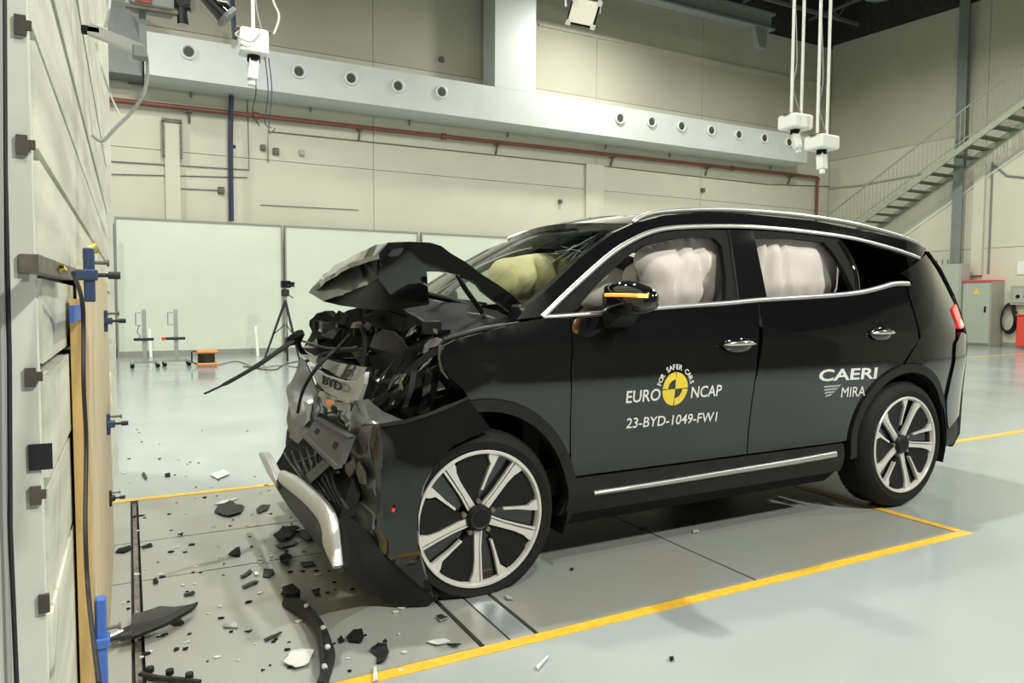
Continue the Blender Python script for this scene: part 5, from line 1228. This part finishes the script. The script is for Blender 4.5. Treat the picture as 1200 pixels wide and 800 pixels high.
shard([(344, 775), (352, 770), (350, 781)], 'shard_grey', 'grey sliver on the clear crumpled film')
shard([(500, 753), (520, 750), (528, 753), (512, 757)], 'shard_clear', 'pale film scrap beside the slotted rail near the yellow line')
shard([(523, 755), (540, 756), (534, 759)], 'black_plastic', 'dark sliver near the slotted rail end by the yellow line')
shard([(592, 699), (600, 700), (601, 703), (594, 703)], 'shard_grey', 'small grey shard right of the front tyre')
shard([(628, 783), (641, 770), (643, 771), (630, 786)], 'shard_clear', 'thin pale splinter on the floor outside the yellow line')
shard([(784, 772), (789, 770), (790, 774), (785, 775)], 'matte_black', 'single black crumb outside the yellow line at bottom centre')
shard([(668, 667), (672, 666), (672, 669)], 'matte_black', 'black crumb on the floor behind the front tyre')
shard([(812, 622), (818, 621), (819, 624), (812, 625)], 'shard_clear', 'small pale ring piece under the car sill')
shard([(320, 632), (331, 621), (345, 618), (352, 622), (340, 632), (330, 637)], 'matte_black', 'black torn lump in the shadow before the bumper', lift=.03)
shard([(327, 655), (336, 650), (343, 656), (336, 664), (329, 662)], 'matte_black', 'round black lump at the edge of the bumper shadow', lift=.03)
shard([(352, 660), (366, 659), (370, 664), (356, 665)], 'black_plastic', 'flat dark piece in the bumper shadow')
shard([(345, 625), (365, 620), (378, 628), (360, 636)], 'black_plastic', 'wide black piece hidden in shade below the silver trim', lift=.018)
shard([(322, 640), (345, 634), (350, 637), (330, 644)], 'black_plastic', 'thin black splinter in the shadow before the bumper')
shard([(246, 557), (262, 551), (270, 556), (255, 562)], 'shard_clear', 'pale film scrap beyond the far yellow line') 
shard([(166, 556), (170, 562), (173, 561), (169, 554)], 'grey_plastic', 'dark sliver beyond the far yellow line near the barrier')
shard([(193, 556), (199, 555), (200, 558), (194, 559)], 'matte_black', 'small black crumb beyond the far yellow line')
# scattered small chips: nothing tells these apart
for i in range(200):
    if i < 135: u, v = DR.uniform(135, 480), DR.uniform(600, 790)
    elif i < 165: u, v = DR.uniform(290, 420), DR.uniform(600, 700)
    else: u, v = DR.uniform(140, 330), DR.uniform(500, 590)
    if v < 600 and u > 320: continue
    p = gr(u, v)
    if p.x > -.05 and p.y > 0: continue
    if p.x < -1.30: continue
    s = DR.uniform(.004, .012)*(1.4 if DR.random() < .2 else 1); n = DR.choice([3, 4, 5]); a0_ = DR.uniform(0, 6)
    ang = sorted(DR.uniform(0, 6.28) for _ in range(n))
    ring = [p+Vector((s*DR.uniform(.7, 1.8)*math.cos(a), s*DR.uniform(.4, 1.2)*math.sin(a), .002)) for a in [a0_+k*6.28/n for k in range(n)]]
    pale = DR.random() < .45
    obj('plastic_chip', MB().prism(ring, (0, 0, DR.uniform(.002, .006))), 'shard_clear' if pale else 'matte_black', None, base=p, label='tiny pale plastic chip scattered on the crash lane floor' if pale else 'tiny black plastic chip scattered on the crash lane floor', cat='debris', group='tiny pale chips on the floor' if pale else 'tiny black chips on the floor')
# curved wheel-arch strip on the floor
c_ = crom([gr(336, 700, .03), gr(352, 708, .04), gr(368, 722, .045), gr(380, 742, .045), gr(384, 762, .04), gr(381, 782, .035), gr(375, 802, .03)], 7)
t = thing('arch_strip', gr(370, 750), 'long curved black wheel arch strip lying in front of the bumper', 'car part')
rs = []
for i, p in enumerate(c_):
    d = (c_[min(i+1, len(c_)-1)]-c_[max(i-1, 0)]).normalized(); n_ = Vector((-d.y, d.x, 0)); w_ = .021+.004*math.sin(i*.3)
    rs.append([p+n_*w_+Vector((0, 0, -.025)), p+n_*w_*.5+Vector((0, 0, .012)), p-n_*w_*.5+Vector((0, 0, .008)), p-n_*w_+Vector((0, 0, -.02)), p-n_*w_*.8+Vector((0, 0, -.028)), p+n_*w_*.8+Vector((0, 0, -.03))])
fixn(obj('strip_body', MB().loft(rs, cap=True), 'black_plastic', t, 40))
for i in (10, 20, 28, 36): obj('strip_clip', MB().bevbox(c_[i]-Vector((.008, .01, -.004)), c_[i]+Vector((.008, .01, .018)), .003), 'shard_clear', t)
obj('torn_end', MB().prism([gr(331, 697, .02), gr(343, 693, .02), gr(352, 701, .02), (gr(345, 706, .02)), gr(334, 705, .02)], (0, 0, .035)), 'matte_black', t)
# torn panel strip near the barrier
t = thing('torn_panel_strip', gr(190, 730), 'long torn dark panel strip with pointed tip beside the blue clamp', 'car part')
def fl(pp, z0, th, nm, mt):
    P = [gr(u, v, z0+.02*abs(noise.noise(Vector((u*.1, v*.1, 0))))) for u, v in pp]; fixn(obj(nm, MB().prism(P, (0, 0, th)), mt, t))
fl([(142, 752), (143, 740), (154, 735), (190, 727), (222, 712), (232, 708), (222, 718), (196, 733), (160, 748)], .03, .012, 'strip_body', 'black_plastic')
fl([(153, 736), (155, 722), (170, 718), (188, 712), (204, 713), (231, 709), (200, 724), (172, 732)], .012, .008, 'strip_flange', 'grey_plastic')
fl([(196, 727), (204, 724), (212, 727), (216, 731), (206, 733)], .004, .008, 'strip_tab', 'black_plastic')
obj('metal_tube', MB().cyl(gr(133, 748, .03), gr(140, 745, .03)-gr(122, 754, .03), .018, .07, 12), 'chrome', t)
t = thing('toothed_strip', gr(200, 795), 'black toothed plastic strip at the bottom left edge', 'car part')
c_ = crom([gr(165, 789, .012), gr(185, 794, .012), gr(210, 796, .012), gr(234, 799, .012)], 4)
obj('strip_body', MB().tube(c_, .012, 6, flat=.6), 'black_plastic', t)
for u, v in ((176, 788), (199, 791), (222, 795)): obj('tooth', MB().bevbox(gr(u, v, .01)-Vector((.012, .008, .0)), gr(u, v, .01)+Vector((.012, .012, .02)), .004), 'black_plastic', t)
